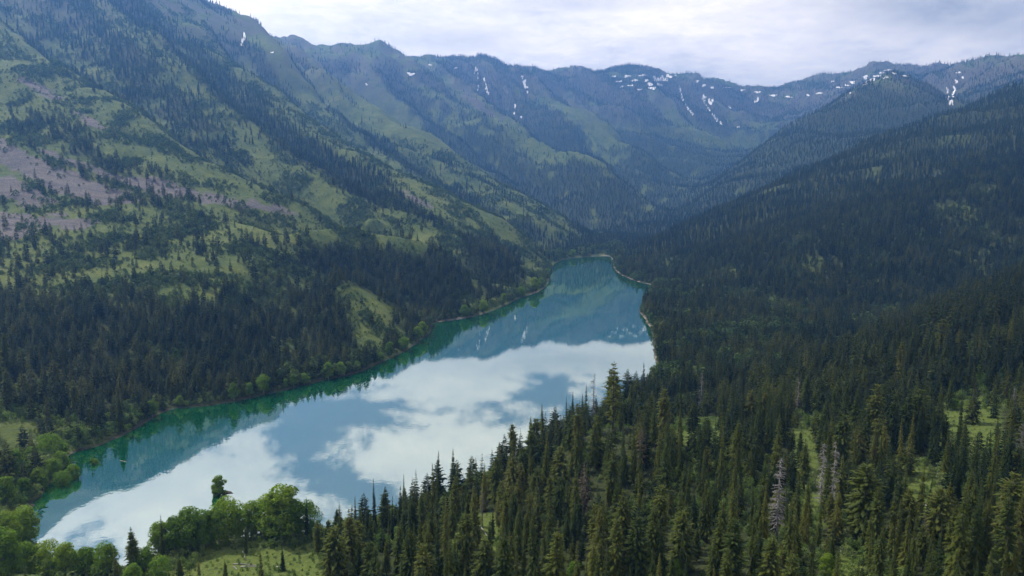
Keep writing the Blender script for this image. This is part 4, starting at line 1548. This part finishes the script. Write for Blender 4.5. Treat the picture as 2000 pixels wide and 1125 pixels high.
PLACES = [(640, 'around the near meadow'), (800, 'on the low wooded point'), (960, 'below the blunt-topped pine'), (1110, 'under the reflected clouds'),
          (1260, 'below the tiered conifer'), (1400, 'in the middle of the slope'), (1530, 'left of the silver dead conifer'), (1660, 'by the narrow clearing'),
          (1800, 'near the dome-crowned pine'), (1920, 'below the bright clearing'), (9999, 'along the right edge')]
for lst, var, nm, word in ((firs, FIR, 'fir_tree', 'fir'), (pines, PINE, 'pine_tree', 'pine')):
    lst.sort(key=lambda a: -a[0])
    combos = {}
    for size, tr in lst[:290]:
        X, Y, Z, H, px, py, dep = tr
        place = next(n for lim, n in PLACES if px < lim)
        row = 'front row' if Y < 215 else ('middle row' if Y < 290 else 'back row')
        tall = 'tall' if H > 20 else ('short' if H < 16.5 else 'mid-sized')
        combos.setdefault((place, row, tall), []).append(tr)
    for (place, row, tall), trs in combos.items():
        trs.sort(key=lambda a: a[4])
        for i, (X, Y, Z, H, px, py, dep) in enumerate(trs):
            wide = rng.uniform(0.7, 1.05)
            if len(trs) == 1:
                lab = f'{tall} green {word} {place}, alone in the {row}'
            else:
                lab = f'{tall} green {word} {place}, {ORD[min(i, 19)]} from left, {row}'
            single(nm, var[int(rng.integers(len(var)))], X, Y, Z, H, HREF, lab, 'tree', f'{word}s of the near forest', wide=wide, tilt=(rng.normal(0, 0.03), rng.normal(0, 0.03)))
    rest += lst[290:]
if rest:
    a = np.array([r[1][:4] for r in rest])
    stuff_points('near_forest', a[:, 0], a[:, 1], a[:, 2], a[:, 3] / HREF, rng.integers(0, len(MID), len(a)), MID, rng,
                 label='smaller conifers between the tall trees of the near slope', category='forest')
print('near', len(firs), len(pines), len(rest), time.time() - T0)

# ------------------------------------------------------------------ fallen logs
LOGS = [
    (940, 1032, 952, 1048, 'pale fallen log lying in the small opening on the wooded point'),
    (930, 1052, 937, 1064, 'shorter pale log below the one on the wooded point'),
    (1012, 1020, 1022, 1028, 'pale log end showing right of the opening on the wooded point'),
    (1733, 962, 1740, 976, 'short pale log on the slope right of the dome-crowned pine'),
    (1790, 1012, 1835, 1042, 'long grey log pointing down the slope right of the dome-crowned pine'),
    (1745, 1030, 1770, 1052, 'grey log lower on the slope beside the dome-crowned pine'),
    (1800, 985, 1840, 1004, 'grey fallen trunk above the long grey log'),
    (455, 1103, 500, 1104, 'long pale log lying across the bright meadow'),
    (470, 1108, 512, 1107, 'pale log close beside the long one on the meadow'),
    (474, 1078, 480, 1094, 'pale log pointing at the long one on the meadow'),
    (456, 1108, 464, 1114, 'small pale log at the left of the meadow logs'),
    (235, 900, 248, 903, 'pale log floating on the dark green water'),
    (540, 1108, 548, 1112, 'short pale log at the right of the meadow'),
]
for (x0, y0, x1, y1, lab) in LOGS:
    a = ground_at(x0, y0); b = ground_at(x1, y1)
    mid = np.array([(a[0] + b[0]) / 2, (a[1] + b[1]) / 2])
    d = np.array([b[0] - a[0], b[1] - a[1]])
    L = max(np.linalg.norm(d), 2.2); d = d / (np.linalg.norm(d) + 1e-6)
    L = min(L, 16.0)
    p0, p1 = mid - d * L / 2, mid + d * L / 2
    r = 0.26
    z0, z1 = max(float(height(*p0)), -0.1) + r * 0.6, max(float(height(*p1)), -0.1) + r * 0.6
    mb = MB()
    c0 = (mid[0], mid[1], (z0 + z1) / 2)
    loc = lambda p, z: (p[0] - c0[0], p[1] - c0[1], z - c0[2])
    n = 5
    path = []
    for k in range(n + 1):
        f = k / n
        q = p0 + (p1 - p0) * f + np.array([-d[1], d[0]]) * math.sin(f * 5) * 0.12
        path.append(loc(q, max(float(height(*q)), -0.1) + r * 0.7))
    mb.tube(path, [r * (1.0 - 0.55 * k / n) for k in range(n + 1)], 7)
    for k in (0, n):
        c = len(mb.v); mb.v.append(path[k])
        base = k * 7
        for s in range(7):
            mb.f.append((c, base + s, base + (s + 1) % 7)); mb.m.append(0)
    for k in range(4):
        q = path[1 + k]
        an = RS.uniform(0, 6.28)
        mb.tube([q, (q[0] + 0.5 * math.cos(an), q[1] + 0.5 * math.sin(an), q[2] + RS.uniform(0.2, 0.7))], [0.06, 0.02], 4)
    o = add_obj('fallen_log', mb.build('fallen_log', [M_LOG]), label=lab, category='log', group='fallen logs')
    o.location = c0
print('done', time.time() - T0)
